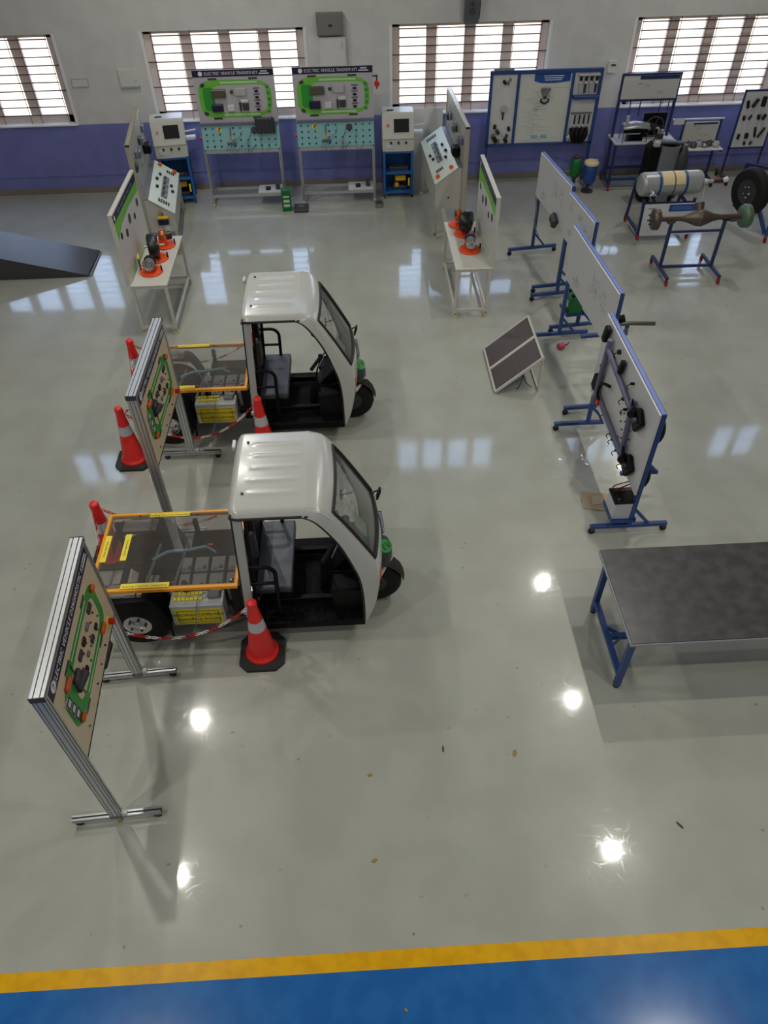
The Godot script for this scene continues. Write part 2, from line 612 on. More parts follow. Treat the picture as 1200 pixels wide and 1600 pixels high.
# ---------------------------------------------------------------- the room
func room() -> void:
	var x0 := -8.6; var x1 := 10.6; var z1 := 5.0; var h := 8.6
	var fl := structure("floor")
	part(fl, "grey_field", Mb.new().box(Vector3((x0 + x1) / 2, -0.1, (WALL_Z - 1.41) / 2 - 0.3), Vector3(x1 - x0 + 1.2, 0.2, -1.41 - WALL_Z + 0.6)), M.grey_epoxy)
	part(fl, "yellow_line", Mb.new().box(Vector3((x0 + x1) / 2, -0.1, -1.352), Vector3(x1 - x0 + 1.2, 0.2, 0.116)), M.yellow_floor_paint)
	part(fl, "blue_field", Mb.new().box(Vector3((x0 + x1) / 2, -0.1, (z1 - 1.294) / 2 + 0.15), Vector3(x1 - x0 + 1.2, 0.2, z1 + 1.294 + 0.3)), M.blue_floor_paint)
	# back wall with window openings
	var wb := structure("wall_back")
	var wins := []
	for k in 5:
		wins.append(-2.05 + 4.26 * (k - 1))
	var half := 1.37
	var th := 0.26
	var zc := WALL_Z - th / 2
	var lo := 1.22; var hi := 2.64; var clo := 6.65; var chi := 7.85
	var up := Mb.new()
	var slab := func(mb: Mb, xa: float, xb: float, ya: float, yb: float) -> void:
		mb.box(Vector3((xa + xb) / 2, (ya + yb) / 2, zc), Vector3(xb - xa, yb - ya, th))
	var dado := Mb.new()
	slab.call(dado, x0 - 0.3, x1 + 0.3, 0.0, lo)
	part(wb, "dado", dado, M.blue_wall_paint)
	slab.call(up, x0 - 0.3, x1 + 0.3, hi, clo)
	slab.call(up, x0 - 0.3, x1 + 0.3, chi, h)
	var xs := [x0 - 0.3]
	for w in wins:
		xs.append(clampf(w - half, x0 - 0.3, x1 + 0.3)); xs.append(clampf(w + half, x0 - 0.3, x1 + 0.3))
	xs.append(x1 + 0.3)
	for k in range(0, xs.size(), 2):
		if xs[k + 1] - xs[k] > 0.01:
			slab.call(up, xs[k], xs[k + 1], lo, hi)
			slab.call(up, xs[k], xs[k + 1], clo, chi)
	part(wb, "plaster", up, M.white_wall_paint)
	part(wb, "pipe_rail", Mb.new().box(Vector3(1.0, 0.33, WALL_Z + 0.008), Vector3(x1 - x0, 0.02, 0.016)), M.blue_wall_paint)
	var bb := structure("baseboard_back")
	part(bb, "board", Mb.new().box(Vector3((x0 + x1) / 2, 0.05, WALL_Z + 0.012), Vector3(x1 - x0, 0.1, 0.024), 0.004), M.skirting)
	# other walls and ceiling, closed
	for d in [["wall_left", x0 - 0.15], ["wall_right", x1 + 0.15]]:
		var w := structure(d[0])
		part(w, "plaster", Mb.new().box(Vector3(d[1], (h + 1.24) / 2, (WALL_Z + z1) / 2), Vector3(0.3, h - 1.24, z1 - WALL_Z)), M.white_wall_paint)
		part(w, "dado", Mb.new().box(Vector3(d[1], 0.62, (WALL_Z + z1) / 2), Vector3(0.3, 1.24, z1 - WALL_Z)), M.blue_wall_paint)
	var wf := structure("wall_front")
	part(wf, "plaster", Mb.new().box(Vector3((x0 + x1) / 2, h / 2, z1 + 0.15), Vector3(x1 - x0 + 0.6, h, 0.3)), M.white_wall_paint)
	var ce := structure("ceiling")
	part(ce, "slab", Mb.new().box(Vector3((x0 + x1) / 2, h + 0.15, (WALL_Z + z1) / 2), Vector3(x1 - x0 + 0.6, 0.3, z1 - WALL_Z + 0.8)), M.ceiling_paint)
	# windows
	for k in wins.size():
		if wins[k] - half > x1:
			continue
		window(k + 1, wins[k], half, lo, hi, true)
		window(k + 6, wins[k], half, clo, chi, false)
	# ground outside
	var og := structure("ground_outside")
	part(og, "paving", Mb.new().box(Vector3(0, -0.25, WALL_Z - 60.4), Vector3(200, 0.3, 120)), M.outdoor)

func window(num: int, xc: float, half: float, lo: float, hi: float, grill: bool) -> void:
	var w := structure("window_%d" % num)
	w.position = Vector3(xc, 0, WALL_Z)
	var zf := -0.15
	var f := Mb.new()
	var fw := 0.07
	var bt := lo + 0.13; var tp := hi - 0.05
	f.box(Vector3(0, tp + 0.02, zf), Vector3(half * 2, 0.06, 0.07))
	f.box(Vector3(0, bt - 0.05, zf), Vector3(half * 2, 0.12, 0.07))
	for s in [-1, 1]:
		f.box(Vector3(s * (half - 0.065), (lo + hi) / 2, zf), Vector3(0.13, hi - lo, 0.07))
	part(w, "frame", f, M.window_frame)
	var px := [-1.005, -0.335, 0.335, 1.005]
	for x in [-0.67, 0.0, 0.67]:
		part(w, "mullion", Mb.new().box(Vector3(x, (lo + hi) / 2, zf), Vector3(0.185, hi - lo, 0.08), 0.006), M.window_frame)
	for x in px:
		part(w, "pane", Mb.new().box(Vector3(x, (bt + tp) / 2, zf - 0.01), Vector3(0.5, tp - bt, 0.006)), M.window_glass)
	if grill:
		part(w, "sill", Mb.new().box(Vector3(0, lo + 0.005, -0.07), Vector3(half * 2 + 0.06, 0.03, 0.22), 0.006), M.sill_white)
		part(w, "jamb_trim", Mb.new().box(Vector3(-half - 0.02, (lo + hi) / 2, 0.004), Vector3(0.05, hi - lo, 0.012)), M.sill_white)
		part(w, "jamb_trim", Mb.new().box(Vector3(half + 0.02, (lo + hi) / 2, 0.004), Vector3(0.05, hi - lo, 0.012)), M.sill_white)
		for k in 10:
			var y := bt + 0.03 + (tp - bt - 0.06) * (9 - k) / 9.0
			if k % 3 == 0 and k > 0 and k < 9:
				part(w, "grill_bar", Mb.new().bar(Vector3(-half, y, -0.06), Vector3(half, y, -0.06), 0.016, 0.016), M.grill)
			else:
				part(w, "grill_bar", Mb.new().bar(Vector3(-half + 0.12, y, -0.06), Vector3(half - 0.12, y, -0.06), 0.014, 0.016), M.grill)
		for x in [-1.24, -0.76, -0.57, -0.09, 0.09, 0.57, 0.76, 1.24]:
			part(w, "grill_upright", Mb.new().bar(Vector3(x, lo + 0.02, -0.05), Vector3(x, hi - 0.0, -0.05), 0.008, 0.008), M.grill)

func lamps() -> void:
	var housing := mat("lamp_housing", Color(0.3, 0.3, 0.32), 0.4, 0.5)
	var glow := mat("lamp_glow", Color(1, 1, 1), 0.4)
	glow.emission_enabled = true
	glow.emission = Color(1.0, 0.98, 0.94)
	glow.emission_energy_multiplier = 14.0
	var first: Node3D = null
	var spots := [[-3.15, 1.3], [-3.15, -1.4], [-3.15, -4.1], [-3.15, -6.75], [-2.25, -9.5], [-2.4, -12.15], [3.62, 1.3], [3.62, -1.4], [3.62, -4.1], [3.62, -6.75], [3.62, -9.5], [6.42, -13.1]]
	for k in spots.size():
			var side := "left" if k < 6 else "right"
			var p := Vector3(spots[k][0], LAMP_Y, spots[k][1])
			var lab := "%s high bay lamp of the %s row counted from the balcony, hung above the floor" % [["first", "second", "third", "fourth", "fifth", "sixth"][k % 6], side]
			if first == null:
				first = thing("high_bay_lamp", lab, "lamp", p, 0.0, "high bay lamps under the ceiling")
				part(first, "bell", Mb.new().lathe([Vector2(0.22, 0.0), Vector2(0.2, 0.06), Vector2(0.12, 0.2), Vector2(0.08, 0.26), Vector2(0.08, 0.42), Vector2(0, 0.42)], Vector3.ZERO, Vector3.UP, 24), housing)
				part(first, "rim", Mb.new().lathe([Vector2(0.1, 0.0), Vector2(0.22, 0.0)], Vector3.ZERO, Vector3.UP, 24), housing)
				part(first, "lens", Mb.new().lathe([Vector2(0, 0.0), Vector2(0.1, 0.0), Vector2(0.1, 0.0), Vector2(0.1, 0.01), Vector2(0, 0.01)], Vector3(0, 0.005, 0), Vector3.UP, 24), glow)
				part(first, "rod", Mb.new().cyl(Vector3(0, 0.42, 0), Vector3(0, 8.6 - LAMP_Y, 0), 0.012, -1, 8), housing)
			else:
				copy(first, lab, p)
			var s := AreaLight3D.new()
			s.name = "lamp_light"
			s.light_color = Color(1.0, 0.985, 0.95)
			s.light_energy = LAMP_ENERGY
			s.area_size = Vector2(0.12, 0.12)
			s.area_range = 40.0
			s.area_attenuation = 2.0
			s.area_normalize_energy = true
			s.shadow_enabled = true
			add_child(s, true)
			s.position = p + Vector3(0, -0.01, 0)
			s.rotation_degrees = Vector3(-90, 0, 0)

# ---------------------------------------------------------------- three-wheel cargo vehicles
func arc(c: Vector2, r: float, a0: float, a1: float, n: int) -> Array:
	var o := []
	for k in n + 1:
		var a := deg_to_rad(lerpf(a0, a1, float(k) / n))
		o.append(c + Vector2(cos(a), sin(a)) * r)
	return o

func wheel(parent: Node, c: Vector3, r: float, w: float, cover: Material) -> void:
	var t := Mb.new()
	t.lathe([Vector2(r * 0.44, -w * 0.46), Vector2(r * 0.6, -w * 0.5), Vector2(r * 0.85, -w * 0.52), Vector2(r * 0.97, -w * 0.4), Vector2(r, -w * 0.2), Vector2(r, w * 0.2), Vector2(r * 0.97, w * 0.4), Vector2(r * 0.85, w * 0.52), Vector2(r * 0.6, w * 0.5), Vector2(r * 0.44, w * 0.46)], c, Vector3.BACK, 32)
	var tyre := part(parent, "tyre", t, M.rubber)
	var g := Mb.new()
	for s in [-0.22, 0.0, 0.22]:
		g.lathe([Vector2(r + 0.003, s * w - 0.004), Vector2(r + 0.006, s * w), Vector2(r + 0.003, s * w + 0.004)], c, Vector3.BACK, 32)
	part(tyre, "tread_rib", g, M.rubber)
	var rim := Mb.new()
	for s in [-1.0, 1.0]:
		rim.lathe([Vector2(r * 0.46, 0.0), Vector2(r * 0.42, w * 0.06), Vector2(r * 0.32, -w * 0.05), Vector2(r * 0.15, w * 0.1), Vector2(0, w * 0.12)], c + Vector3(0, 0, s * w * 0.45), Vector3(0, 0, s), 24)
	var rm := part(parent, "rim", rim, cover)
	for k in 5:
		var a := TAU * k / 5
		part(rm, "bolt", Mb.new().cyl(c + Vector3(cos(a) * r * 0.26, sin(a) * r * 0.26, w * 0.45), c + Vector3(cos(a) * r * 0.26, sin(a) * r * 0.26, w * 0.56), r * 0.045, -1, 8), M.dark_grey)

func catmull(pts: Array, n: int) -> Array:
	var o := []
	for i in pts.size() - 1:
		var p0 = pts[maxi(i - 1, 0)]; var p1 = pts[i]; var p2 = pts[i + 1]; var p3 = pts[mini(i + 2, pts.size() - 1)]
		for k in n:
			var u := float(k) / n
			o.append(0.5 * (2 * p1 + (p2 - p0) * u + (2 * p0 - 5 * p1 + 4 * p2 - p3) * u * u + (3 * p1 - p0 - 3 * p2 + p3) * u * u * u))
	o.append(pts[pts.size() - 1])
	return o

func sheet(g: Array, th: float, flip := false) -> Mb:   # a curved sheet with thickness: front, back and rims
	var m := Mb.new()
	m.grid(g, flip)
	var r := g.size(); var c: int = g[0].size()
	var b := []
	for i in r:
		var row := []
		for j in c:
			var du: Vector3 = g[mini(i + 1, r - 1)][j] - g[maxi(i - 1, 0)][j]
			var dw: Vector3 = g[i][mini(j + 1, c - 1)] - g[i][maxi(j - 1, 0)]
			var nn := du.cross(dw).normalized()
			row.append(g[i][j] - (nn if not flip else -nn) * th)
		b.append(row)
	m.grid(b, not flip)
	for i in r - 1:
		for j in [0, c - 1]:
			if (j == 0) != flip:
				m.quad(g[i][j], b[i][j], b[i + 1][j], g[i + 1][j])
			else:
				m.quad(g[i + 1][j], b[i + 1][j], b[i][j], g[i][j])
	for j in c - 1:
		for i in [0, r - 1]:
			if (i == 0) == flip:
				m.quad(g[i][j], b[i][j], b[i][j + 1], g[i][j + 1])
			else:
				m.quad(g[i][j + 1], b[i][j + 1], b[i][j], g[i][j])
	return m

func vehicles() -> void:
	var t := thing("cargo_tricycle", "white-roofed electric cargo three-wheeler nearer the camera, with black driver seat wrapped in plastic", "vehicle", Vector3(0, 0, -4.55), 0.0, "white-roofed cargo three-wheelers")
	# cab shell --------------------------------------------------------
	var outer := [Vector2(-0.46, 1.735), Vector2(-0.36, 1.70), Vector2(-0.29, 1.625), Vector2(-0.22, 1.51), Vector2(-0.12, 1.335), Vector2(-0.02, 1.15), Vector2(0.045, 1.02), Vector2(0.078, 0.9), Vector2(0.085, 0.72), Vector2(0.065, 0.54), Vector2(0.025, 0.36), Vector2(-0.033, 0.215)]
	var inner := [Vector2(-0.042, 0.262), Vector2(-0.043, 0.596), Vector2(-0.067, 0.867), Vector2(-0.129, 1.083), Vector2(-0.223, 1.331), Vector2(-0.34, 1.53), Vector2(-0.42, 1.625), Vector2(-0.5, 1.665)]
	var oc := catmull(outer, 4)
	var ic := catmull(inner, 4)
	var even := func(c: Array, n: int) -> Array:
		var l := [0.0]
		for k in range(1, c.size()):
			l.append(l[k - 1] + (c[k] - c[k - 1]).length())
		var o := []
		var j := 0
		for k in n:
			var w: float = l[l.size() - 1] * k / (n - 1)
			while j < c.size() - 2 and l[j + 1] < w:
				j += 1
			o.append(c[j].lerp(c[j + 1], clampf((w - l[j]) / maxf(1e-6, l[j + 1] - l[j]), 0.0, 1.0)))
		return o
	var icr := ic.duplicate()
	icr.reverse()
	var ea: Array = even.call(oc, 36)
	var eb: Array = even.call(icr, 36)
	for s in [-1, 1]:
		var pg := []
		for k in 36:
			var row := []
			for j in 7:
				var w := j / 6.0
				var p: Vector2 = ea[k].lerp(eb[k], w)
				var fade := clampf((ea[k].y - 1.5) / 0.235, 0.0, 1.0) * (1.0 - w)
				row.append(Vector3(p.x, p.y - fade * 0.02, s * (0.455 + 0.06 * pow(w, 0.6))))
			pg.append(row)
		part(t, "side_pillar", sheet(pg, 0.012, s < 0), M.white_gel)
		var edge := []
		for p in ic:
			edge.append(Vector3(p.x - 0.009, p.y, s * 0.514))
		part(t, "door_gasket", Mb.new().tube(edge, 0.011, 6), M.dark_gasket)
	# front skin: curve bulges forward towards the middle
	var front := func(c: Array, za: float, zb: float, nz: int, lift: float) -> Array:
		var g := []
		for p in c:
			var row := []
			for j in nz + 1:
				var z := lerpf(za, zb, float(j) / nz)
				var b := 0.055 * (1.0 - pow(absf(z) / 0.5, 2.0)) - 0.01 * pow(clampf((absf(z) - 0.4) / 0.06, 0.0, 1.0), 2.0)
				var k := clampf((1.75 - p.y) * 4.0, 0.0, 1.0)
				var fade := clampf((p.y - 1.5) / 0.235, 0.0, 1.0)
				var u := absf(z) / 0.51
				var e := clampf((absf(z) - 0.46) / 0.05, 0.0, 1.0)
				row.append(Vector3(p.x + b * k + lift, p.y + fade * (0.01 - 0.025 * u * u - 0.045 * e * e) + lift * 0.5, z))
			g.append(row)
		return g
	var brow := oc.slice(0, 10)
	part(t, "brow", sheet(front.call(brow, -0.49, 0.49, 40, 0.0), 0.02, true), M.white_gel)
	var wsc := oc.slice(9, 25)
	for s in [-1, 1]:
		part(t, "windscreen_pillar", sheet(front.call(wsc, s * 0.46, s * 0.41, 8, 0.0), 0.02, s < 0), M.white_gel)
	var fas := oc.slice(24, oc.size())
	part(t, "front_fascia", sheet(front.call(fas, -0.46, 0.46, 40, 0.0), 0.02, true), M.white_gel)
	part(t, "windscreen", sheet(front.call(oc.slice(9, 25), -0.415, 0.415, 12, -0.004), 0.005, true), M.windscreen)
	var gask := []
	for p in oc.slice(9, 25):
		gask.append(front.call([p], 0.41, 0.41, 1, 0.002)[0][0])
	for j in range(11, -13, -1):
		gask.append(front.call([oc[24]], j * 0.034, j * 0.034, 1, 0.002)[0][0])
	for k in range(24, 8, -1):
		gask.append(front.call([oc[k]], -0.41, -0.41, 1, 0.002)[0][0])
	for j in range(-11, 12):
		gask.append(front.call([oc[9]], j * 0.034, j * 0.034, 1, 0.002)[0][0])
	part(t, "windscreen_gasket", Mb.new().tube(gask, 0.017, 6, true), M.dark_gasket)
	# roof panel with ribs and rolled edge
	var rg := []
	var x0 := -1.08
	var xs := []
	for k in 9:
		xs.append(x0 + 0.08 * (1.0 - cos(PI / 2 * k / 8.0)))
	for k in range(1, 22):
		xs.append(-1.0 + (0.545) * k / 21.0)
	for x in xs:
		var row := []
		var d := clampf((x - x0) / 0.08, 0.0, 1.0)
		var hw := 0.51 - 0.08 + 0.08 * sqrt(maxf(0.0, 1.0 - (1.0 - d) * (1.0 - d)))
		for j in 65:
			var u := lerpf(-1.0, 1.0, j / 64.0)
			var z := u * hw
			var y := 1.745 - 0.025 * u * u
			var e := clampf((absf(z) - hw + 0.05) / 0.05, 0.0, 1.0)
			y -= 0.045 * e * e
			var er := clampf(1.0 - (x - x0) / 0.05, 0.0, 1.0)
			y -= 0.045 * er * er
			if x > -0.96 and x < -0.5:
				var f := minf(clampf((x + 0.96) / 0.06, 0, 1), clampf((-0.5 - x) / 0.06, 0, 1))
				for rz in [-0.3, -0.15, 0.0, 0.15, 0.3]:
					y += 0.0055 * f * exp(-pow((z - rz) / 0.022, 2.0))
			row.append(Vector3(x, y, z))
		rg.append(row)
	part(t, "roof", sheet(rg, 0.012, true), M.white_gel)
	var lip := []
	for k in range(xs.size() - 1, -1, -1):
		lip.append(rg[k][64] + Vector3(0.004, -0.012, 0.002))
	for k in xs.size():
		lip.append(rg[k][0] + Vector3(0.004, -0.012, -0.002))
	part(t, "roof_gasket", Mb.new().tube(lip, 0.014, 6), M.dark_gasket)
	for z in [-0.33, 0.3]:
		part(t, "roof_screw", Mb.new().cyl(Vector3(-0.97, 1.735, z), Vector3(-0.97, 1.748, z), 0.012, -1, 10), M.dark_grey)
	part(t, "roof_lamp", Mb.new().box(Vector3(-1.1, 1.69, -0.36), Vector3(0.03, 0.05, 0.1), 0.006), M.panel_white)
	# rear posts
	for s in [-1, 1]:
		part(t, "rear_post", Mb.new().bar(Vector3(-1.085, 0.36, s * 0.475), Vector3(-1.012, 1.70, s * 0.475), 0.03, 0.075, 0.004, Vector3.RIGHT), M.post_grey)
		part(t, "post_gasket", Mb.new().bar(Vector3(-1.128, 0.4, s * 0.48), Vector3(-1.056, 1.69, s * 0.48), 0.02, 0.012, 0.0, Vector3.RIGHT), M.dark_gasket)
		part(t, "inner_post", Mb.new().bar(Vector3(-1.03, 0.36, s * 0.42), Vector3(-0.955, 1.68, s * 0.42), 0.03, 0.03), M.black_paint)
	part(t, "tail_lamp", Mb.new().box(Vector3(-1.115, 0.46, 0.5), Vector3(0.035, 0.05, 0.03), 0.006), M.panel_white)
	part(t, "rear_rail", Mb.new().bar(Vector3(-1.03, 0.78, -0.45), Vector3(-1.03, 0.78, 0.45), 0.03, 0.03), M.black_paint)
	part(t, "controller_box", Mb.new().box(Vector3(-0.95, 1.5, 0.36), Vector3(0.07, 0.2, 0.09), 0.01), M.black_plastic)
	part(t, "controller_box", Mb.new().box(Vector3(-0.96, 1.15, 0.3), Vector3(0.05, 0.3, 0.07), 0.01), M.dark_grey)
	# deck ------------------------------------------------------------
	part(t, "deck", Mb.new().box(Vector3(-0.57, 0.283, 0), Vector3(1.06, 0.03, 1.04), 0.004), M.deck_black)
	part(t, "deck_skirt", Mb.new().box(Vector3(-0.57, 0.235, 0), Vector3(1.05, 0.065, 1.03), 0.004), M.deck_edge)
	for z in [-0.3, 0.3]:
		part(t, "chassis_rail", Mb.new().box(Vector3(-1.2, 0.36, z), Vector3(2.3, 0.07, 0.05), 0.004), M.black_paint)
	# seat
	part(t, "seat_base", Mb.new().box(Vector3(-0.85, 0.41, -0.05), Vector3(0.27, 0.24, 0.74), 0.01), M.black_plastic)
	part(t, "seat_shelf", Mb.new().box(Vector3(-0.85, 0.54, -0.05), Vector3(0.33, 0.03, 0.83), 0.008), M.black_plastic)
	var cush := part(t, "seat_cushion", Mb.new().box(Vector3(-0.85, 0.59, -0.05), Vector3(0.33, 0.075, 0.85), 0.014), M.seat_vinyl)
	var wrap := []
	var rr := RandomNumberGenerator.new()
	rr.seed = 5
	for i in 9:
		var row := []
		for j in 15:
			row.append(Vector3(lerpf(-0.95, -0.69, i / 8.0), 0.63 + rr.randf() * 0.006, lerpf(-0.46, 0.36, j / 14.0)))
		wrap.append(row)
	part(cush, "plastic_wrap", Mb.new().grid(wrap, true), M.plastic_wrap)
	part(t, "backrest", Mb.new().box(Vector3(-1.035, 0.78, -0.05), Vector3(0.045, 0.34, 0.78), 0.012), M.black_plastic)
	for s in [-1, 1]:
		var z: float = s * 0.44
		var p := [Vector3(-1.05, 1.0, z), Vector3(-0.9, 1.0, z)]
		for q in arc(Vector2(-0.9, 0.9), 0.1, 90, 0, 6):
			p.append(Vector3(q.x, q.y, z))
		p.append(Vector3(-0.82, 0.3, z))
		part(t, "arm_rail", Mb.new().tube(p, 0.019, 10), M.black_paint)
		part(t, "arm_rail_brace", Mb.new().cyl(Vector3(-1.04, 0.78, z), Vector3(-0.805, 0.78, z), 0.016, -1, 10), M.black_paint)
	# steering ---------------------------------------------------------
	part(t, "steering_column", Mb.new().cyl(Vector3(0.02, 0.35, 0), Vector3(-0.2, 1.0, 0), 0.03, 0.025, 12), M.black_paint)
	var hb := part(t, "handlebar", Mb.new().tube([Vector3(-0.37, 0.95, -0.34), Vector3(-0.3, 0.98, -0.2), Vector3(-0.22, 0.99, -0.08), Vector3(-0.22, 0.99, 0.08), Vector3(-0.3, 0.98, 0.2), Vector3(-0.37, 0.95, 0.34)], 0.012, 8), M.steel)
	for s in [-1, 1]:
		part(hb, "grip", Mb.new().cyl(Vector3(-0.29, 0.98, s * 0.19), Vector3(-0.39, 0.945, s * 0.37), 0.021, -1, 10), M.rubber)
		part(hb, "switch_box", Mb.new().box(Vector3(-0.285, 0.985, s * 0.17), Vector3(0.05, 0.05, 0.05), 0.01), M.black_plastic)
		part(hb, "brake_lever", Mb.new().cyl(Vector3(-0.24, 0.99, s * 0.17), Vector3(-0.31, 0.95, s * 0.33), 0.008, -1, 6), M.steel)
	part(t, "instrument_pod", Mb.new().box(Vector3(-0.2, 1.03, 0), Vector3(0.12, 0.07, 0.17), 0.025, Basis(Vector3.BACK, 0.5)), M.black_plastic)
	part(t, "dash_bracket", Mb.new().box(Vector3(-0.1, 0.75, 0), Vector3(0.07, 0.35, 0.22), 0.02, Basis(Vector3.BACK, 0.3)), M.black_plastic)
	part(t, "steering_damper", Mb.new().cyl(Vector3(-0.1, 0.5, 0.14), Vector3(-0.16, 0.85, 0.12), 0.018, -1, 8), M.mid_grey)
	part(t, "wheel_housing", Mb.new().poly([Vector2(-0.46, 0.3), Vector2(0.0, 0.3), Vector2(0.03, 0.75), Vector2(-0.12, 0.82), Vector2(-0.3, 0.62)], 0.32, Transform3D(Basis.IDENTITY, Vector3(0, 0, -0.16))), M.black_plastic)
	for s in [-1, 1]:
		part(t, "dash_bin", Mb.new().poly([Vector2(-0.32, 0.2 + 0.1), Vector2(-0.05, 0.3), Vector2(-0.04, 0.6), Vector2(-0.335, 0.585)], 0.24, Transform3D(Basis.IDENTITY, Vector3(0, 0, 0.18 if s > 0 else -0.42))), M.black_plastic)
		part(t, "bin_rim", Mb.new().tube([Vector3(-0.335, 0.59, s * 0.19), Vector3(-0.335, 0.59, s * 0.41), Vector3(-0.05, 0.61, s * 0.41), Vector3(-0.05, 0.61, s * 0.19)], 0.014, 6, true), M.black_paint)
	part(t, "cable_loop", Mb.new().tube(catmull([Vector3(-0.26, 0.98, 0.16), Vector3(-0.34, 0.8, 0.2), Vector3(-0.33, 0.6, 0.2), Vector3(-0.2, 0.56, 0.18)], 5), 0.01, 6), M.black_paint)
	part(t, "brake_pedal", Mb.new().box(Vector3(-0.3, 0.315, 0.3), Vector3(0.07, 0.015, 0.06), 0.004, Basis(Vector3.BACK, 0.5)), M.steel)
	part(t, "pedal_arm", Mb.new().cyl(Vector3(-0.28, 0.3, 0.33), Vector3(-0.26, 0.36, 0.33), 0.006, -1, 6), M.steel)
	# front wheel and nose --------------------------------------------
	wheel(t, Vector3(0.055, 0.262, 0.03), 0.262, 0.12, M.dark_grey)
	for s in [-1, 1]:
		part(t, "fork_leg", Mb.new().cyl(Vector3(0.055, 0.262, 0.03 + s * 0.085), Vector3(0.02, 0.62, 0.03 + s * 0.085), 0.016, -1, 8), M.black_paint)
	var mg := []
	for k in 9:
		var a := deg_to_rad(lerpf(10, 150, k / 8.0))
		mg.append([Vector3(0.055 + cos(a) * 0.29, 0.275 + sin(a) * 0.29, -0.05), Vector3(0.055 + cos(a) * 0.3, 0.275 + sin(a) * 0.3, 0.03), Vector3(0.055 + cos(a) * 0.29, 0.275 + sin(a) * 0.29, 0.11)])
	part(t, "front_mudguard", sheet(mg, 0.006), M.tyre_brown)
	part(t, "headlamp_shell", Mb.new().sphere(Vector3(0.15, 0.66, 0.02), Vector3(0.085, 0.14, 0.16), 16), M.dark_grey)
	part(t, "headlamp_lens", Mb.new().sphere(Vector3(0.205, 0.6, 0.02), Vector3(0.04, 0.06, 0.075), 14), M.chrome)
	var bd := part(t, "badge", Mb.new().cyl(Vector3(0.15, 0.76, 0.06), Vector3(0.175, 0.805, 0.09), 0.075, 0.062, 20), M.badge_green)
	letters(bd, "EV", 0.055, M.ink_black, Transform3D(Basis(Vector3.UP, deg_to_rad(40)) * Basis(Vector3.RIGHT, deg_to_rad(-49)), Vector3(0.1755, 0.806, 0.0906)))
	part(t, "nose_trim", Mb.new().tube(catmull([Vector3(0.13, 0.96, -0.2), Vector3(0.15, 0.84, -0.14), Vector3(0.155, 0.76, -0.12)], 4), 0.022, 8), M.chrome)
	part(t, "front_bumper", Mb.new().tube(catmull([Vector3(0.1, 0.5, -0.2), Vector3(0.18, 0.5, 0.0), Vector3(0.1, 0.5, 0.2)], 5), 0.02, 8), M.panel_white)
	for s in [-1, 1]:
		part(t, "indicator", Mb.new().box(Vector3(0.105, 0.76, s * 0.37), Vector3(0.03, 0.12, 0.05), 0.012), M.amber)
	part(t, "vent_slot", Mb.new().tube(catmull([Vector3(0.12, 0.96, -0.2), Vector3(0.14, 0.84, -0.05), Vector3(0.142, 0.78, 0.05)], 4), 0.007, 6), M.dark_grey)
	var mr := part(t, "mirror", Mb.new().box(Vector3(0.135, 0.9, -0.5), Vector3(0.02, 0.12, 0.08), 0.008, Basis(Vector3.BACK, -0.3)), M.black_plastic)
	part(mr, "mirror_stalk", Mb.new().tube([Vector3(0.05, 0.88, -0.47), Vector3(0.1, 0.93, -0.5), Vector3(0.135, 0.94, -0.5)], 0.008, 6), M.black_paint)
	part(t, "inner_mirror", Mb.new().cyl(Vector3(-0.2, 1.24, -0.15), Vector3(-0.215, 1.24, -0.15), 0.05, 0.05, 14), M.black_plastic)
	part(t, "inner_mirror_stalk", Mb.new().cyl(Vector3(-0.2, 1.24, -0.15), Vector3(-0.1, 1.27, -0.15), 0.007, -1, 6), M.black_paint)
	part(t, "tax_sticker", Mb.new().box(Vector3(-0.045, 1.06, 0.05), Vector3(0.004, 0.2, 0.16), 0.0, Basis(Vector3.BACK, 0.5)), M.print_pale)
	# cargo bed -------------------------------------------------------
	var by := 0.79
	var bx0 := -2.43; var bx1 := -1.135; var bz := 0.475
	part(t, "bed_frame", Mb.new().bar(Vector3(bx0, by, bz - 0.02), Vector3(bx1, by, bz - 0.02), 0.04, 0.04, 0.004), M.yellow_frame)
	part(t, "bed_frame", Mb.new().bar(Vector3(bx0, by, -bz + 0.02), Vector3(bx1, by, -bz + 0.02), 0.04, 0.04, 0.004), M.yellow_frame)
	part(t, "bed_frame", Mb.new().bar(Vector3(bx0 + 0.02, by, -bz + 0.04), Vector3(bx0 + 0.02, by, bz - 0.04), 0.04, 0.04, 0.004), M.yellow_frame)
	part(t, "bed_frame", Mb.new().bar(Vector3(bx1 - 0.02, by, -bz + 0.04), Vector3(bx1 - 0.02, by, bz - 0.04), 0.04, 0.04, 0.004), M.yellow_frame)
	var cover := part(t, "acrylic_cover", Mb.new().box(Vector3((bx0 + bx1) / 2, by + 0.024, 0), Vector3(bx1 - bx0 - 0.06, 0.006, bz * 2 - 0.06)), M.acrylic)
	for q in [[-1.94, 0.43, 0.42, 0.055, 0.0], [-1.85, -0.425, 0.38, 0.05, 0.0], [-2.37, -0.02, 0.055, 0.32, 1.0], [-2.19, -0.03, 0.055, 0.32, 1.0]]:
		var st := part(cover, "label_strip", Mb.new().box(Vector3(q[0], by + 0.029, q[1]), Vector3(q[2], 0.002, q[3])), M.label_yellow)
		var words := "Rotating Drive Line Components" if q[4] == 0.0 else "Drive Axle Parts"
		var bs := Basis(Vector3.RIGHT, deg_to_rad(-90)) if q[4] == 0.0 else Basis(Vector3.UP, deg_to_rad(90)) * Basis(Vector3.RIGHT, deg_to_rad(-90))
		letters(st, words, 0.019, M.ink_olive, Transform3D(bs, Vector3(q[0], by + 0.0302, q[1] + 0.005)))
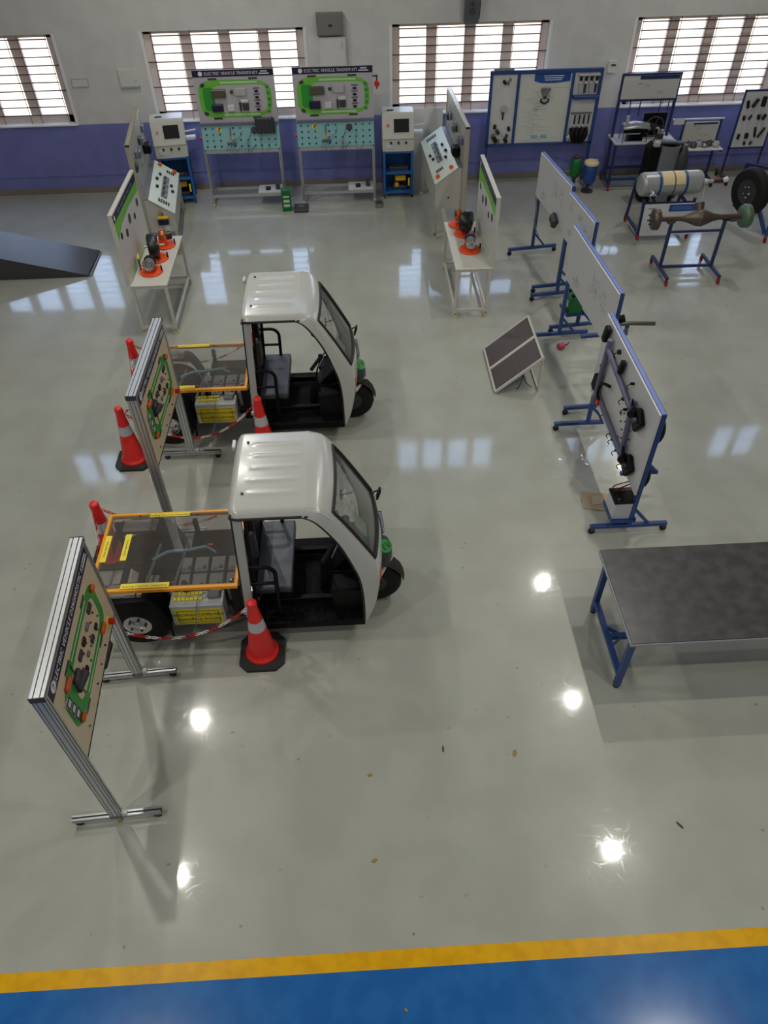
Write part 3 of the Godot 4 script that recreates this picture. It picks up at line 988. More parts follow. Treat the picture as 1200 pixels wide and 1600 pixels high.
	for q in [[bx0 + 0.06, bz - 0.06], [bx0 + 0.3, -bz + 0.06], [bx1 - 0.06, bz - 0.06], [bx1 - 0.06, -bz + 0.06], [-1.7, bz - 0.06], [-1.6, -bz + 0.06]]:
		part(cover, "cover_bolt", Mb.new().cyl(Vector3(q[0], by + 0.024, q[1]), Vector3(q[0], by + 0.036, q[1]), 0.012, -1, 8), M.chrome)
	for x in [-2.36, -1.62, -1.2]:
		part(t, "bed_upright", Mb.new().box(Vector3(x, 0.58, -0.38), Vector3(0.04, 0.4, 0.04)), M.black_paint)
		part(t, "bed_upright", Mb.new().box(Vector3(x, 0.58, 0.38), Vector3(0.04, 0.4, 0.04)), M.black_paint)
	for x in [-2.3, -2.05, -1.62, -1.22]:
		part(t, "cross_member", Mb.new().box(Vector3(x, 0.42, 0), Vector3(0.05, 0.06, 0.84), 0.004), M.black_paint)
	part(t, "battery_tray", Mb.new().box(Vector3(-1.4, 0.455, -0.02), Vector3(0.5, 0.015, 0.84)), M.dark_grey)
	part(t, "drive_guard", Mb.new().box(Vector3(-1.9, 0.40, 0.02), Vector3(0.56, 0.015, 0.62)), M.deck_black)
	part(t, "belly_plate", Mb.new().box(Vector3(-1.4, 0.42, 0.0), Vector3(0.5, 0.012, 0.72)), M.deck_black)
	part(t, "cover_plate", Mb.new().box(Vector3(-1.4, 0.6, -0.22), Vector3(0.52, 0.012, 0.36)), M.deck_black)
	for i in 4:
		for j in 2:
			var wdt := 0.09 if i == 0 else 0.125
			var c := Vector3([-1.655, -1.52, -1.37, -1.215][i], 0.56, 0.07 + j * 0.2)
			var bt := part(t, "battery_block", Mb.new().box(c, Vector3(wdt, 0.2, 0.17), 0.006), M.battery_grey)
			part(bt, "terminal", Mb.new().box(c + Vector3(0.03, 0.104, 0.05), Vector3(0.03, 0.012, 0.03)), M.dark_grey)
			part(bt, "vent_cap", Mb.new().box(c + Vector3(-0.02, 0.103, 0.06), Vector3(0.04, 0.006, 0.02)), M.mid_grey)
	part(t, "coolant_hose", Mb.new().tube(catmull([Vector3(-1.98, 0.66, -0.0), Vector3(-1.85, 0.67, -0.08), Vector3(-1.7, 0.67, -0.09), Vector3(-1.5, 0.68, -0.12)], 5), 0.016, 8), M.hose_blue)
	part(t, "cable_bundle", Mb.new().tube(catmull([Vector3(-1.5, 0.68, -0.12), Vector3(-1.44, 0.66, -0.09), Vector3(-1.4, 0.68, -0.04)], 4), 0.012, 6), M.hose_blue)
	part(t, "cable_lug", Mb.new().box(Vector3(-1.46, 0.69, -0.13), Vector3(0.05, 0.02, 0.02)), M.amber)
	for x in [-1.98, -1.72]:
		part(t, "slat_bar", Mb.new().bar(Vector3(x - 0.05, 0.6, 0.36), Vector3(x + 0.02, 0.6, -0.25), 0.025, 0.012), M.mid_grey)
	part(t, "rear_axle", Mb.new().cyl(Vector3(-2.13, 0.285, -0.38), Vector3(-2.13, 0.285, 0.38), 0.03, -1, 12), M.steel)
	part(t, "differential", Mb.new().sphere(Vector3(-2.08, 0.29, -0.02), Vector3(0.13, 0.12, 0.11), 14), M.mid_grey)
	part(t, "drive_motor", Mb.new().cyl(Vector3(-2.05, 0.36, -0.2), Vector3(-1.8, 0.42, -0.1), 0.075, -1, 16), M.black_plastic)
	part(t, "motor_fin", Mb.new().box(Vector3(-2.0, 0.5, 0.12), Vector3(0.12, 0.05, 0.12), 0.01), M.light_grey)
	for s in [-1, 1]:
		part(t, "leaf_spring", Mb.new().tube(catmull([Vector3(-2.36, 0.4, s * 0.26), Vector3(-2.08, 0.3, s * 0.26), Vector3(-1.78, 0.4, s * 0.26)], 5), 0.02, 6), M.dark_grey)
	# rear wheels and mudguards
	for s in [-1, 1]:
		wheel(t, Vector3(-2.13, 0.285, s * 0.40), 0.285, 0.13, M.chrome)
		var prof := [Vector2(-2.46, 0.42), Vector2(-2.42, 0.6), Vector2(-2.33, 0.68), Vector2(-1.99, 0.7), Vector2(-1.88, 0.62), Vector2(-1.8, 0.4), Vector2(-1.82, 0.3)]
		var fg := []
		for p in catmull(prof, 3):
			fg.append([Vector3(p.x, p.y, s * 0.3), Vector3(p.x, p.y, s * 0.5), Vector3(p.x * 0.995 - 0.01, p.y - 0.02, s * 0.52), Vector3(p.x * 0.975 - 0.05, p.y - 0.17, s * 0.53)])
		part(t, "rear_mudguard", sheet(fg, 0.008, s < 0), M.black_plastic)
		part(t, "mudguard_strip", Mb.new().box(Vector3(-2.15, 0.715, s * 0.40), Vector3(0.32, 0.012, 0.15), 0.003), M.steel)
		part(t, "mudguard_strip", Mb.new().box(Vector3(-2.04, 0.724, s * 0.40), Vector3(0.015, 0.01, 0.16)), M.chrome)
		part(t, "side_skirt", Mb.new().box(Vector3(-1.17, 0.55, s * 0.44), Vector3(0.09, 0.4, 0.03)), M.black_paint)
	# interface box on the near side
	var ib := part(t, "interface_box", Mb.new().box(Vector3(-1.52, 0.51, 0.46), Vector3(0.47, 0.27, 0.17), 0.006), M.box_grey)
	part(ib, "yellow_plate", Mb.new().box(Vector3(-1.52, 0.495, 0.547), Vector3(0.42, 0.21, 0.003)), M.plate_yellow)
	var pf := Transform3D(Basis.IDENTITY, Vector3(-1.52, 0.495, 0.549))
	part(ib, "plate_border", Mb.new().ring([Vector2(-0.185, -0.085), Vector2(0.185, -0.085), Vector2(0.185, 0.085), Vector2(-0.185, 0.085)], [Vector2(-0.179, -0.079), Vector2(0.179, -0.079), Vector2(0.179, 0.079), Vector2(-0.179, 0.079)], 0.001, pf), M.ink_olive)
	letters(ib, "Vehicle Diagnostic", 0.034, M.ink_black, Transform3D(Basis(Vector3.BACK, PI), Vector3(-1.52, 0.455, 0.5495)))
	letters(ib, "Interface Connection", 0.034, M.ink_black, Transform3D(Basis(Vector3.BACK, PI), Vector3(-1.52, 0.52, 0.5495)))
	for r_ in 2:
		for k in 7:
			part(ib, "socket", Mb.new().box(Vector3(-1.71 + k * 0.037, 0.654, 0.41 + r_ * 0.06), Vector3(0.032, 0.02, 0.03), 0.003), M.label_yellow)
	part(ib, "connector", Mb.new().box(Vector3(-1.37, 0.665, 0.44), Vector3(0.11, 0.045, 0.07), 0.008), M.mid_grey)
	part(ib, "connector_cap", Mb.new().box(Vector3(-1.36, 0.66, 0.39), Vector3(0.1, 0.03, 0.03), 0.005), M.light_grey)
	part(ib, "signal_wire", Mb.new().tube(catmull([Vector3(-1.44, 0.67, 0.42), Vector3(-1.5, 0.69, 0.49), Vector3(-1.52, 0.6, 0.57), Vector3(-1.56, 0.4, 0.59), Vector3(-1.6, 0.33, 0.59)], 6), 0.004, 6), M.mid_grey)
	copy(t, "white-roofed electric cargo three-wheeler farther from the camera, behind the first one", Vector3(-0.15, 0, -7.45))

# ---------------------------------------------------------------- diagnostic boards
func rounded(w: float, h: float, r: float, n := 6, c := Vector2.ZERO) -> Array:
	var o := []
	for q in [[w / 2 - r, -h / 2 + r, -90], [w / 2 - r, h / 2 - r, 0], [-w / 2 + r, h / 2 - r, 90], [-w / 2 + r, -h / 2 + r, 180]]:
		o.append_array(arc(c + Vector2(q[0], q[1]), r, q[2], q[2] + 90, n))
	return o

func profile_bar(parent: Node, called: String, a: Vector3, b: Vector3, w: float, h: float, up: Vector3, m: Material, grooves: Array) -> void:
	# slotted aluminium bar: raised strips on a dark core; w across, h along up
	var d := (b - a).normalized()
	var x := up.cross(d).normalized()
	var y := d.cross(x)
	var core := part(parent, called, Mb.new().bar(a, b, w - 0.008, h - 0.008, 0.0, up), M.slot_black)
	var s := Mb.new()
	for g in grooves:   # [centre, width] across w on both faces
		for k in [-1.0, 1.0]:
			s.bar(a + x * g[0] + y * k * (h / 2 - 0.003), b + x * g[0] + y * k * (h / 2 - 0.003), g[1], 0.006, 0.0, up)
	for k in [-1.0, 1.0]:
		for g in [-0.3, 0.3]:
			s.bar(a + x * k * (w / 2 - 0.003) + y * g * h, b + x * k * (w / 2 - 0.003) + y * g * h, 0.006, h * 0.4, 0.0, up)
	part(core, "strip", s, m)

func car_print(parent: Node, xf: Transform3D, w: float, h: float, green: Material, inner: Material) -> void:
	# outline of a car seen from above, nose to the left: green body band with a pale cabin
	var o := []; var i := []
	for k in 48:
		var a := TAU * k / 48
		var c := cos(a); var s := sin(a)
		var ex := 0.42
		var p := Vector2(signf(c) * pow(absf(c), ex) * w / 2, signf(s) * pow(absf(s), ex * 0.8) * h / 2)
		if p.x < -w * 0.3:
			p.y *= 1.0 - 0.18 * (-p.x / w - 0.3) / 0.2
		o.append(p)
		var q := Vector2(signf(c) * pow(absf(c), 0.5) * w * 0.365 + w * 0.055, signf(s) * pow(absf(s), 0.42) * h * 0.34)
		i.append(q)
	part(parent, "car_outline", Mb.new().ring(o, i, 0.001, xf), green)
	part(parent, "car_cabin", Mb.new().poly(i, 0.0008, xf), inner)
	for s in [-1, 1]:
		part(parent, "door_line", Mb.new().box(xf * Vector3(w * 0.06, s * h * 0.43, 0.0015), Vector3(w * 0.5, h * 0.035, 0.001), 0.0, xf.basis), M.print_pale)
		for x in [-0.27, 0.27]:
			part(parent, "printed_tyre", Mb.new().box(xf * Vector3(w * x, s * (h * 0.5 + 0.012), 0.0006), Vector3(w * 0.12, 0.026, 0.001), 0.0, xf.basis), M.dark_grey)

func diagnostic_boards() -> void:
	var t := thing("diagnostic_board", "beige diagnostic board with green car outline in aluminium frame, nearest the camera", "display board", Vector3(-2.072, 0, -3.07), 93.2, "aluminium framed diagnostic boards")
	var hw := 0.64
	for s in [-1, 1]:
		profile_bar(t, "post", Vector3(s * hw, 0.07, 0), Vector3(s * hw, 1.83, 0), 0.09, 0.045, Vector3.RIGHT, M.aluminium, [[-0.032, 0.024], [0.0, 0.03], [0.032, 0.024]])
		profile_bar(t, "foot", Vector3(s * hw, 0.09, -0.34), Vector3(s * hw, 0.09, 0.34), 0.045, 0.045, Vector3.UP, M.aluminium, [[-0.014, 0.014], [0.014, 0.014]])
		for z in [-0.3, 0.3]:
			part(t, "caster", Mb.new().cyl(Vector3(s * hw - 0.012, 0.032, z), Vector3(s * hw + 0.012, 0.032, z), 0.032, -1, 14), M.caster_black)
			part(t, "caster_fork", Mb.new().box(Vector3(s * hw, 0.055, z), Vector3(0.04, 0.03, 0.03)), M.dark_grey)
		part(t, "end_cap", Mb.new().box(Vector3(s * (hw + 0.024), 1.852, 0), Vector3(0.006, 0.05, 0.096)), M.dark_grey)
		part(t, "foot_bracket", Mb.new().box(Vector3(s * hw, 0.12, 0.065), Vector3(0.03, 0.03, 0.04)), M.fitting_white)
	profile_bar(t, "top_rail", Vector3(-hw - 0.022, 1.852, 0), Vector3(hw + 0.022, 1.852, 0), 0.09, 0.045, Vector3.UP, M.aluminium, [[-0.034, 0.02], [0.0, 0.034], [0.034, 0.02]])
	part(t, "panel", Mb.new().box(Vector3(0, 1.415, 0.036), Vector3(hw * 2 - 0.05, 0.83, 0.012)), M.beige_panel)
	part(t, "panel_edge", Mb.new().box(Vector3(0, 1.0, 0.036), Vector3(hw * 2 - 0.05, 0.012, 0.018)), M.slot_black)
	var hd := part(t, "header", Mb.new().box(Vector3(0, 1.775, 0.043), Vector3(hw * 2 - 0.05, 0.11, 0.003)), M.navy)
	letters(hd, "ELECTRIC VEHICLE DIAGNOSTIC KIT", 0.045, M.white_ink, Transform3D(Basis.IDENTITY, Vector3(0.0, 1.775, 0.0455)))
	part(hd, "logo_disc", Mb.new().cyl(Vector3(-0.53, 1.775, 0.044), Vector3(-0.53, 1.775, 0.046), 0.04, -1, 20), M.white_ink)
	letters(hd, "7", 0.045, M.navy, Transform3D(Basis.IDENTITY, Vector3(-0.53, 1.775, 0.0468)))
	for k in 2:
		part(hd, "maker_stroke", Mb.new().box(Vector3(0.53, 1.79 - k * 0.03, 0.0455), Vector3(0.09 + 0.04 * k, 0.014, 0.002)), M.white_ink)
	car_print(t, Transform3D(Basis.IDENTITY, Vector3(-0.03, 1.4, 0.042)), 1.02, 0.46, M.print_green, M.beige_panel)
	for q in [[-0.4, 1.59, 0.12], [-0.44, 1.24, 0.08], [0.44, 1.55, 0.07], [0.33, 1.2, 0.11]]:
		part(t, "signal_lamp", Mb.new().box(Vector3(q[0], q[1], 0.055), Vector3(q[2], 0.05, 0.03), 0.012), M.lamp_orange)
	for k in 3:
		var y := 1.52 - k * 0.085
		var me := part(t, "meter", Mb.new().box(Vector3(-0.5 + k * 0.012, y, 0.05), Vector3(0.062, 0.055, 0.02), 0.004), M.panel_white)
		part(me, "meter_rim", Mb.new().ring(rounded(0.07, 0.062, 0.008, 2), rounded(0.056, 0.05, 0.006, 2), 0.004, Transform3D(Basis.IDENTITY, Vector3(-0.5 + k * 0.012, y, 0.058))), M.ink_black)
	part(t, "motor_block", Mb.new().box(Vector3(-0.28, 1.46, 0.06), Vector3(0.12, 0.12, 0.04), 0.012), M.dark_grey)
	part(t, "motor_block", Mb.new().cyl(Vector3(-0.34, 1.42, 0.05), Vector3(-0.2, 1.42, 0.075), 0.035, -1, 12), M.dark_grey)
	part(t, "axle_rod", Mb.new().cyl(Vector3(-0.27, 1.62, 0.05), Vector3(-0.27, 1.27, 0.05), 0.004, -1, 6), M.ink_black)
	var rr := RandomNumberGenerator.new()
	rr.seed = 9
	for k in 8:
		var p := Vector3(-0.12 + (k % 4) * 0.13 + rr.randf_range(-0.02, 0.02), 1.5 - (k / 4) * 0.16 + rr.randf_range(-0.02, 0.02), 0.05)
		part(t, "module", Mb.new().box(p, Vector3(rr.randf_range(0.04, 0.09), rr.randf_range(0.03, 0.05), 0.016), 0.003), [M.dark_grey, M.ink_black, M.mid_grey][k % 3])
	for k in 12:
		part(t, "socket", Mb.new().cyl(Vector3(-0.15 + k * 0.045, 1.44 - 0.1 * (k % 2) - (0.05 if k % 3 == 0 else 0.0), 0.042), Vector3(-0.15 + k * 0.045, 1.44 - 0.1 * (k % 2) - (0.05 if k % 3 == 0 else 0.0), 0.056), 0.009, -1, 8), [M.red, M.print_green][k % 2])
	for k in 5:
		part(t, "socket", Mb.new().cyl(Vector3(-0.42 + k * 0.17, 1.08, 0.042), Vector3(-0.42 + k * 0.17, 1.08, 0.054), 0.008, -1, 8), [M.print_green, M.cream, M.title_blue, M.red, M.ink_black][k])
	var eb := part(t, "stop_button", Mb.new().cyl(Vector3(0.47, 1.1, 0.042), Vector3(0.47, 1.1, 0.05), 0.045, -1, 18), M.label_yellow)
	part(eb, "button_cap", Mb.new().cyl(Vector3(0.47, 1.1, 0.05), Vector3(0.47, 1.1, 0.09), 0.026, 0.03, 14), M.red)
	copy(t, "beige diagnostic board with green car outline in aluminium frame, between the two three-wheelers", Vector3(-2.03, 0, -6.09), 89.0)

# ---------------------------------------------------------------- cones and chains
func traffic_cones() -> void:
	var spots := [
		[Vector2(-1.01, -3.915), "red traffic cone standing in front of the nearer three-wheeler's cab post"],
		[Vector2(-2.64, -3.97), "red traffic cone mostly hidden behind the nearest diagnostic board, only its base showing"],
		[Vector2(-2.64, -5.22), "red traffic cone at the far rear corner of the nearer three-wheeler's cargo bed"],
		[Vector2(-1.13, -5.28), "red traffic cone behind the seat of the nearer three-wheeler"],
		[Vector2(-2.71, -6.74), "red traffic cone fully visible left of the second diagnostic board"],
		[Vector2(-1.16, -6.81), "red traffic cone between the two three-wheelers, base hidden by the nearer white roof"],
		[Vector2(-2.85, -8.13), "red traffic cone at the far rear corner of the farther three-wheeler's cargo bed"],
		[Vector2(-1.29, -8.2), "red traffic cone behind the cab of the farther three-wheeler"],
	]
	var first: Node3D = null
	for k in spots.size():
		var p := Vector3(spots[k][0].x, 0, spots[k][0].y)
		if first == null:
			first = thing("traffic_cone", spots[k][1], "cone", p, 0.0, "red traffic cones round the three-wheelers")
			var o := []
			for q in [Vector2(0.205, -0.13), Vector2(0.205, 0.13), Vector2(0.13, 0.205), Vector2(-0.13, 0.205), Vector2(-0.205, 0.13), Vector2(-0.205, -0.13), Vector2(-0.13, -0.205), Vector2(0.13, -0.205)]:
				o.append(q)
			part(first, "base", Mb.new().poly(o, 0.035, Transform3D(Basis(Vector3.RIGHT, -PI / 2), Vector3.ZERO)), M.cone_base)
			var rad := func(y: float) -> float: return lerpf(0.128, 0.036, (y - 0.06) / 0.68)
			part(first, "body", Mb.new().lathe([Vector2(0.152, 0.035), Vector2(0.155, 0.05), Vector2(0.148, 0.064), Vector2(0.134, 0.072), Vector2(rad.call(0.1), 0.1), Vector2(rad.call(0.42), 0.42)], Vector3.ZERO, Vector3.UP, 32), M.cone_red)
			part(first, "white_band", Mb.new().lathe([Vector2(rad.call(0.42) + 0.001, 0.42), Vector2(rad.call(0.54) + 0.001, 0.54)], Vector3.ZERO, Vector3.UP, 32), M.cone_band)
			part(first, "upper_body", Mb.new().lathe([Vector2(rad.call(0.54), 0.54), Vector2(0.042, 0.71)], Vector3.ZERO, Vector3.UP, 32), M.cone_red)
			part(first, "knob", Mb.new().lathe([Vector2(0.04, 0.705), Vector2(0.046, 0.715), Vector2(0.046, 0.765), Vector2(0.036, 0.782), Vector2(0, 0.785)], Vector3.ZERO, Vector3.UP, 24), M.cone_red)
		else:
			copy(first, spots[k][1], p)
	var top := func(i: int) -> Vector3: return Vector3(spots[i][0].x, 0.69, spots[i][0].y)
	var runs := [[1, 0, 0.42, "red and white plastic chain sagging along the near side of the nearer three-wheeler"], [2, 3, 0.3, "red and white plastic chain behind the nearer three-wheeler's cargo bed"], [2, 1, 0.45, "red and white plastic chain across the rear end of the nearer three-wheeler"],
		[4, 5, 0.42, "red and white plastic chain sagging along the near side of the farther three-wheeler"], [6, 7, 0.3, "red and white plastic chain behind the farther three-wheeler's cargo bed"], [6, 4, 0.3, "red and white plastic chain across the rear end of the farther three-wheeler"]]
	for q in runs:
		var a: Vector3 = top.call(q[0]); var b: Vector3 = top.call(q[1])
		var d := (b - a); d.y = 0; d = d.normalized()
		a += d * 0.05; b -= d * 0.05
		var ch := thing("barrier_chain", q[3], "chain", a, 0.0, "red and white barrier chains")
		var span: Vector3 = b - a
		var len_: float = span.length() + 2.67 * q[2] * q[2] / span.length()
		var n: int = int(len_ / 0.034)
		var pa := func(u: float) -> Vector3: return span * u - Vector3(0, 4.0 * q[2] * u * (1.0 - u), 0)
		var mr := Mb.new(); var mw := Mb.new()
		for k in n:
			var u0 := float(k) / n; var u1 := float(k + 1) / n
			var p0: Vector3 = pa.call(u0); var p1: Vector3 = pa.call(u1)
			var e := (p1 - p0).normalized()
			var sd := e.cross(Vector3.UP).normalized()
			if k % 2 == 1:
				sd = e.cross(sd).normalized()
			var c := (p0 + p1) / 2
			var loop := []
			for j in 8:
				var an := TAU * j / 8
				loop.append(c + e * cos(an) * 0.024 + sd * sin(an) * 0.0125)
			if (k / 4) % 2 == 0:
				mr.tube(loop, 0.0045, 5, true)
			else:
				mw.tube(loop, 0.0045, 5, true)
		part(ch, "red_links", mr, M.red).set_meta("kind", "stuff")
		part(ch, "white_links", mw, M.chain_white).set_meta("kind", "stuff")

# ---------------------------------------------------------------- workbench at the right
func workbench() -> void:
	var t := thing("work_table", "long dark-topped work table with blue steel legs, cut by the right edge", "table", Vector3(2.12, 0, -3.32))
	part(t, "table_top", Mb.new().box(Vector3(1.2, 0.742, -0.51), Vector3(2.4, 0.012, 1.02)), M.bench_top)
	part(t, "top_edging", Mb.new().box(Vector3(1.2, 0.722, -0.51), Vector3(2.42, 0.03, 1.04), 0.004), M.bench_edge)
	for x in [0.04, 2.36]:
		for z in [-0.06, -0.88]:
			part(t, "leg", Mb.new().box(Vector3(x, 0.366, z), Vector3(0.055, 0.68, 0.055), 0.005), M.stand_blue)
			part(t, "foot_pad", Mb.new().cyl(Vector3(x, 0, z), Vector3(x, 0.03, z), 0.026, -1, 12), M.caster_black)
		part(t, "end_stretcher", Mb.new().box(Vector3(x, 0.17, -0.47), Vector3(0.05, 0.05, 0.77), 0.004), M.stand_blue)
	part(t, "long_stretcher", Mb.new().box(Vector3(1.2, 0.17, -0.47), Vector3(2.27, 0.05, 0.05), 0.004), M.stand_blue)
	for s in [-1, 1]:
		part(t, "gusset", Mb.new().bar(Vector3(0.05, 0.17, -0.47 + s * 0.11), Vector3(0.17, 0.17, -0.47), 0.012, 0.045), M.stand_blue)

# ---------------------------------------------------------------- white boards on blue wheeled stands
func blue_stand(t: Node3D, x: float, foot: float, top: float, m: Material, caster: Material, brace := 1.0) -> void:
	# local z runs across the board; the post carries the board in front (z > 0 is the board's face)
	part(t, "post", Mb.new().bar(Vector3(x, 0.1, -0.035), Vector3(x, top, -0.035), 0.045, 0.045, 0.004, Vector3.RIGHT), m)
	part(t, "foot_bar", Mb.new().bar(Vector3(x, 0.1, -foot - 0.035), Vector3(x, 0.1, foot - 0.035), 0.045, 0.045, 0.004), m)
	part(t, "brace", Mb.new().bar(Vector3(x, 0.33, -0.035 - 0.02 * brace), Vector3(x, 0.12, -0.035 - 0.2 * brace), 0.03, 0.03), m)
	for s in [-1, 1]:
		var z: float = -0.035 + s * (foot - 0.025)
		var c := part(t, "caster", Mb.new().cyl(Vector3(x - 0.014, 0.035, z), Vector3(x + 0.014, 0.035, z), 0.035, -1, 14), caster)
		part(c, "caster_fork", Mb.new().box(Vector3(x, 0.063, z), Vector3(0.045, 0.034, 0.04), 0.004), M.dark_grey)

func stand_board(label: String, near: Vector2, far: Vector2, y0: float, y1: float, pm: Material) -> Node3D:
	# faces -x; local +x points to the near end
	var mid := (near + far) / 2
	var dir := near - far
	var turn := rad_to_deg(atan2(-dir.y, dir.x))
	var t := thing("wheeled_board", label, "display board", Vector3(mid.x, 0, mid.y), turn, "white boards on blue wheeled stands")
	var hw := dir.length() / 2
	part(t, "panel", Mb.new().box(Vector3(0, (y0 + y1) / 2, 0.006), Vector3(hw * 2, y1 - y0, 0.02), 0.002), M.panel_white)
	part(t, "print", Mb.new().quad(Vector3(-hw + 0.01, y0 + 0.01, 0.0165), Vector3(hw - 0.01, y0 + 0.01, 0.0165), Vector3(hw - 0.01, y1 - 0.01, 0.0165), Vector3(-hw + 0.01, y1 - 0.01, 0.0165)), pm)
	part(t, "top_edging", Mb.new().box(Vector3(0, y1 + 0.006, -0.022), Vector3(hw * 2, 0.014, 0.04), 0.002), M.edge_blue)
	part(t, "top_bar", Mb.new().box(Vector3(0, y1 - 0.025, -0.035), Vector3(hw * 2 - 0.1, 0.045, 0.045)), M.stand_blue)
	for s in [-1, 1]:
		blue_stand(t, s * (hw - 0.025), 0.41, y1, M.stand_blue, M.caster_black, 1.0)
	return t

func tray(t: Node3D, c: Vector3, m: Material) -> void:
	part(t, "battery_tray", Mb.new().box(c, Vector3(0.3, 0.015, 0.24)), m)
	part(t, "tray_lip", Mb.new().box(c + Vector3(0, 0.02, 0.125), Vector3(0.31, 0.05, 0.012)), m)
	part(t, "tray_lip", Mb.new().box(c + Vector3(0, 0.02, -0.125), Vector3(0.31, 0.05, 0.012)), m)

func stand_boards() -> void:
	var b1 := stand_board("white sketch board on blue wheeled stand, farthest of the four in a row", Vector2(3.1, -10.3), Vector2(2.94, -11.6), 0.95, 1.6, M.page_sketch)
	part(b1, "horn_unit", Mb.new().box(Vector3(0.32, 0.98, 0.06), Vector3(0.2, 0.16, 0.09), 0.03, Basis(Vector3.BACK, -0.5)), M.dark_grey)
	part(b1, "wire", Mb.new().tube(catmull([Vector3(-0.6, 0.95, 0.03), Vector3(-0.42, 0.8, 0.06), Vector3(-0.35, 0.6, 0.08), Vector3(-0.2, 0.5, 0.05)], 6), 0.009, 6), M.mid_grey)
	var b2 := stand_board("white sketch board on blue wheeled stand, second farthest, half hidden by a longer board", Vector2(3.13, -9.14), Vector2(3.03, -10.1), 0.98, 1.6, M.page_sketch_b)
	tray(b2, Vector3(0.4, 0.3, 0.06), M.stand_blue)
	var b3 := stand_board("long white printed board on blue wheeled stand, third in the row, behind the wiring board", Vector2(2.92, -7.25), Vector2(2.82, -8.98), 0.95, 1.65, M.page_sketch)
	part(b3, "bracket", Mb.new().bar(Vector3(-0.12, 0.5, -0.06), Vector3(-0.12, 0.5, -0.68), 0.06, 0.04, 0.004), M.stand_blue)
	part(b3, "bracket", Mb.new().bar(Vector3(-0.12, 0.5, -0.66), Vector3(0.0, 0.7, -0.6), 0.05, 0.07, 0.004), M.stand_blue)
	part(b3, "steering_tube", Mb.new().tube([Vector3(-0.05, 0.68, -0.4), Vector3(0.03, 0.74, -0.6), Vector3(0.02, 0.7, -0.95)], 0.028, 10), M.olive_metal)
	part(b3, "steering_gear", Mb.new().cyl(Vector3(0.0, 0.74, -0.2), Vector3(0.12, 0.86, -0.42), 0.09, 0.07, 16), M.rust_brown)
	part(b3, "steering_gear_cap", Mb.new().cyl(Vector3(0.12, 0.86, -0.42), Vector3(0.13, 0.88, -0.48), 0.05, -1, 14), M.black_plastic)
	part(b3, "gear_arm", Mb.new().bar(Vector3(0.05, 0.8, -0.05), Vector3(0.05, 0.78, -0.25), 0.04, 0.04), M.stand_blue)
	# wiring board
	var b4 := stand_board("white wiring board with grey pipe loom and black fittings, nearest on a blue wheeled stand", Vector2(2.745, -5.2), Vector2(2.735, -6.98), 0.56, 1.58, M.panel_white)
	part(b4, "loom_pipe", Mb.new().cyl(Vector3(-0.53, 1.48, 0.06), Vector3(-0.6, 0.6, 0.06), 0.03, -1, 12), M.loom_grey)
	part(b4, "loom_pipe", Mb.new().cyl(Vector3(-0.52, 1.36, 0.06), Vector3(0.36, 1.26, 0.06), 0.03, -1, 12), M.loom_grey)
	part(b4, "loom_pipe", Mb.new().cyl(Vector3(-0.6, 0.78, 0.06), Vector3(0.42, 0.72, 0.06), 0.03, -1, 12), M.loom_grey)
	part(b4, "loom_pipe", Mb.new().cyl(Vector3(0.38, 1.36, 0.06), Vector3(0.45, 0.66, 0.06), 0.03, -1, 12), M.loom_grey)
	# black fittings: [x, y, w, h, d]
	for q in [[-0.68, 1.46, 0.09, 0.2, 0.06], [-0.66, 0.85, 0.12, 0.2, 0.06], [-0.1, 1.43, 0.07, 0.18, 0.05]]:
		part(b4, "switch_stalk", Mb.new().box(Vector3(q[0], q[1], 0.03 + q[4] / 2), Vector3(q[2], q[3], q[4]), 0.016, Basis(Vector3.BACK, -0.25)), M.black_plastic)
	for q in [[0.56, 1.27], [0.63, 0.74]]:
		var lu := part(b4, "lamp_unit", Mb.new().box(Vector3(q[0], q[1], 0.05), Vector3(0.19, 0.22, 0.06), 0.02, Basis(Vector3.BACK, -0.6)), M.black_plastic)
		part(lu, "lamp_socket", Mb.new().cyl(Vector3(q[0] - 0.1, q[1] + 0.02, 0.06), Vector3(q[0] - 0.02, q[1] + 0.06, 0.13), 0.05, 0.035, 12), M.black_plastic)
		part(lu, "bulb_holder", Mb.new().cyl(Vector3(q[0] + 0.03, q[1] + 0.02, 0.08), Vector3(q[0] + 0.03, q[1] + 0.02, 0.12), 0.03, -1, 10), M.dark_grey)
		part(lu, "lead", Mb.new().tube(catmull([Vector3(q[0] - 0.06, q[1] + 0.08, 0.08), Vector3(q[0] - 0.12, q[1] + 0.16, 0.1), Vector3(q[0] - 0.14, q[1] + 0.06, 0.08)], 5), 0.008, 6), M.black_paint)
	for q in [[-0.3, 1.48, 0.03], [0.2, 1.44, 0.025], [0.1, 1.18, 0.03], [0.2, 1.12, 0.025], [-0.6, 1.15, 0.03], [-0.62, 1.0, 0.035], [-0.28, 0.68, 0.02], [0.02, 0.66, 0.03], [0.1, 0.64, 0.025], [0.26, 0.62, 0.025], [0.46, 0.58 + 0.03, 0.02]]:
		part(b4, "connector", Mb.new().box(Vector3(q[0], q[1], 0.035), Vector3(q[2] * 1.6, q[2], 0.04), 0.006, Basis(Vector3.BACK, q[0] * 2.0)), M.black_plastic)
		part(b4, "lead", Mb.new().tube(catmull([Vector3(q[0], q[1], 0.04), Vector3(q[0] - 0.03, q[1] - 0.05, 0.07), Vector3(q[0] - 0.02, q[1] - 0.09, 0.05)], 4), 0.005, 5), M.black_paint)
	part(b4, "hose", Mb.new().tube(catmull([Vector3(-0.28, 1.06, 0.05), Vector3(-0.42, 1.0, 0.09), Vector3(-0.44, 0.86, 0.1), Vector3(-0.41, 0.8, 0.09)], 6), 0.018, 8), M.black_plastic)
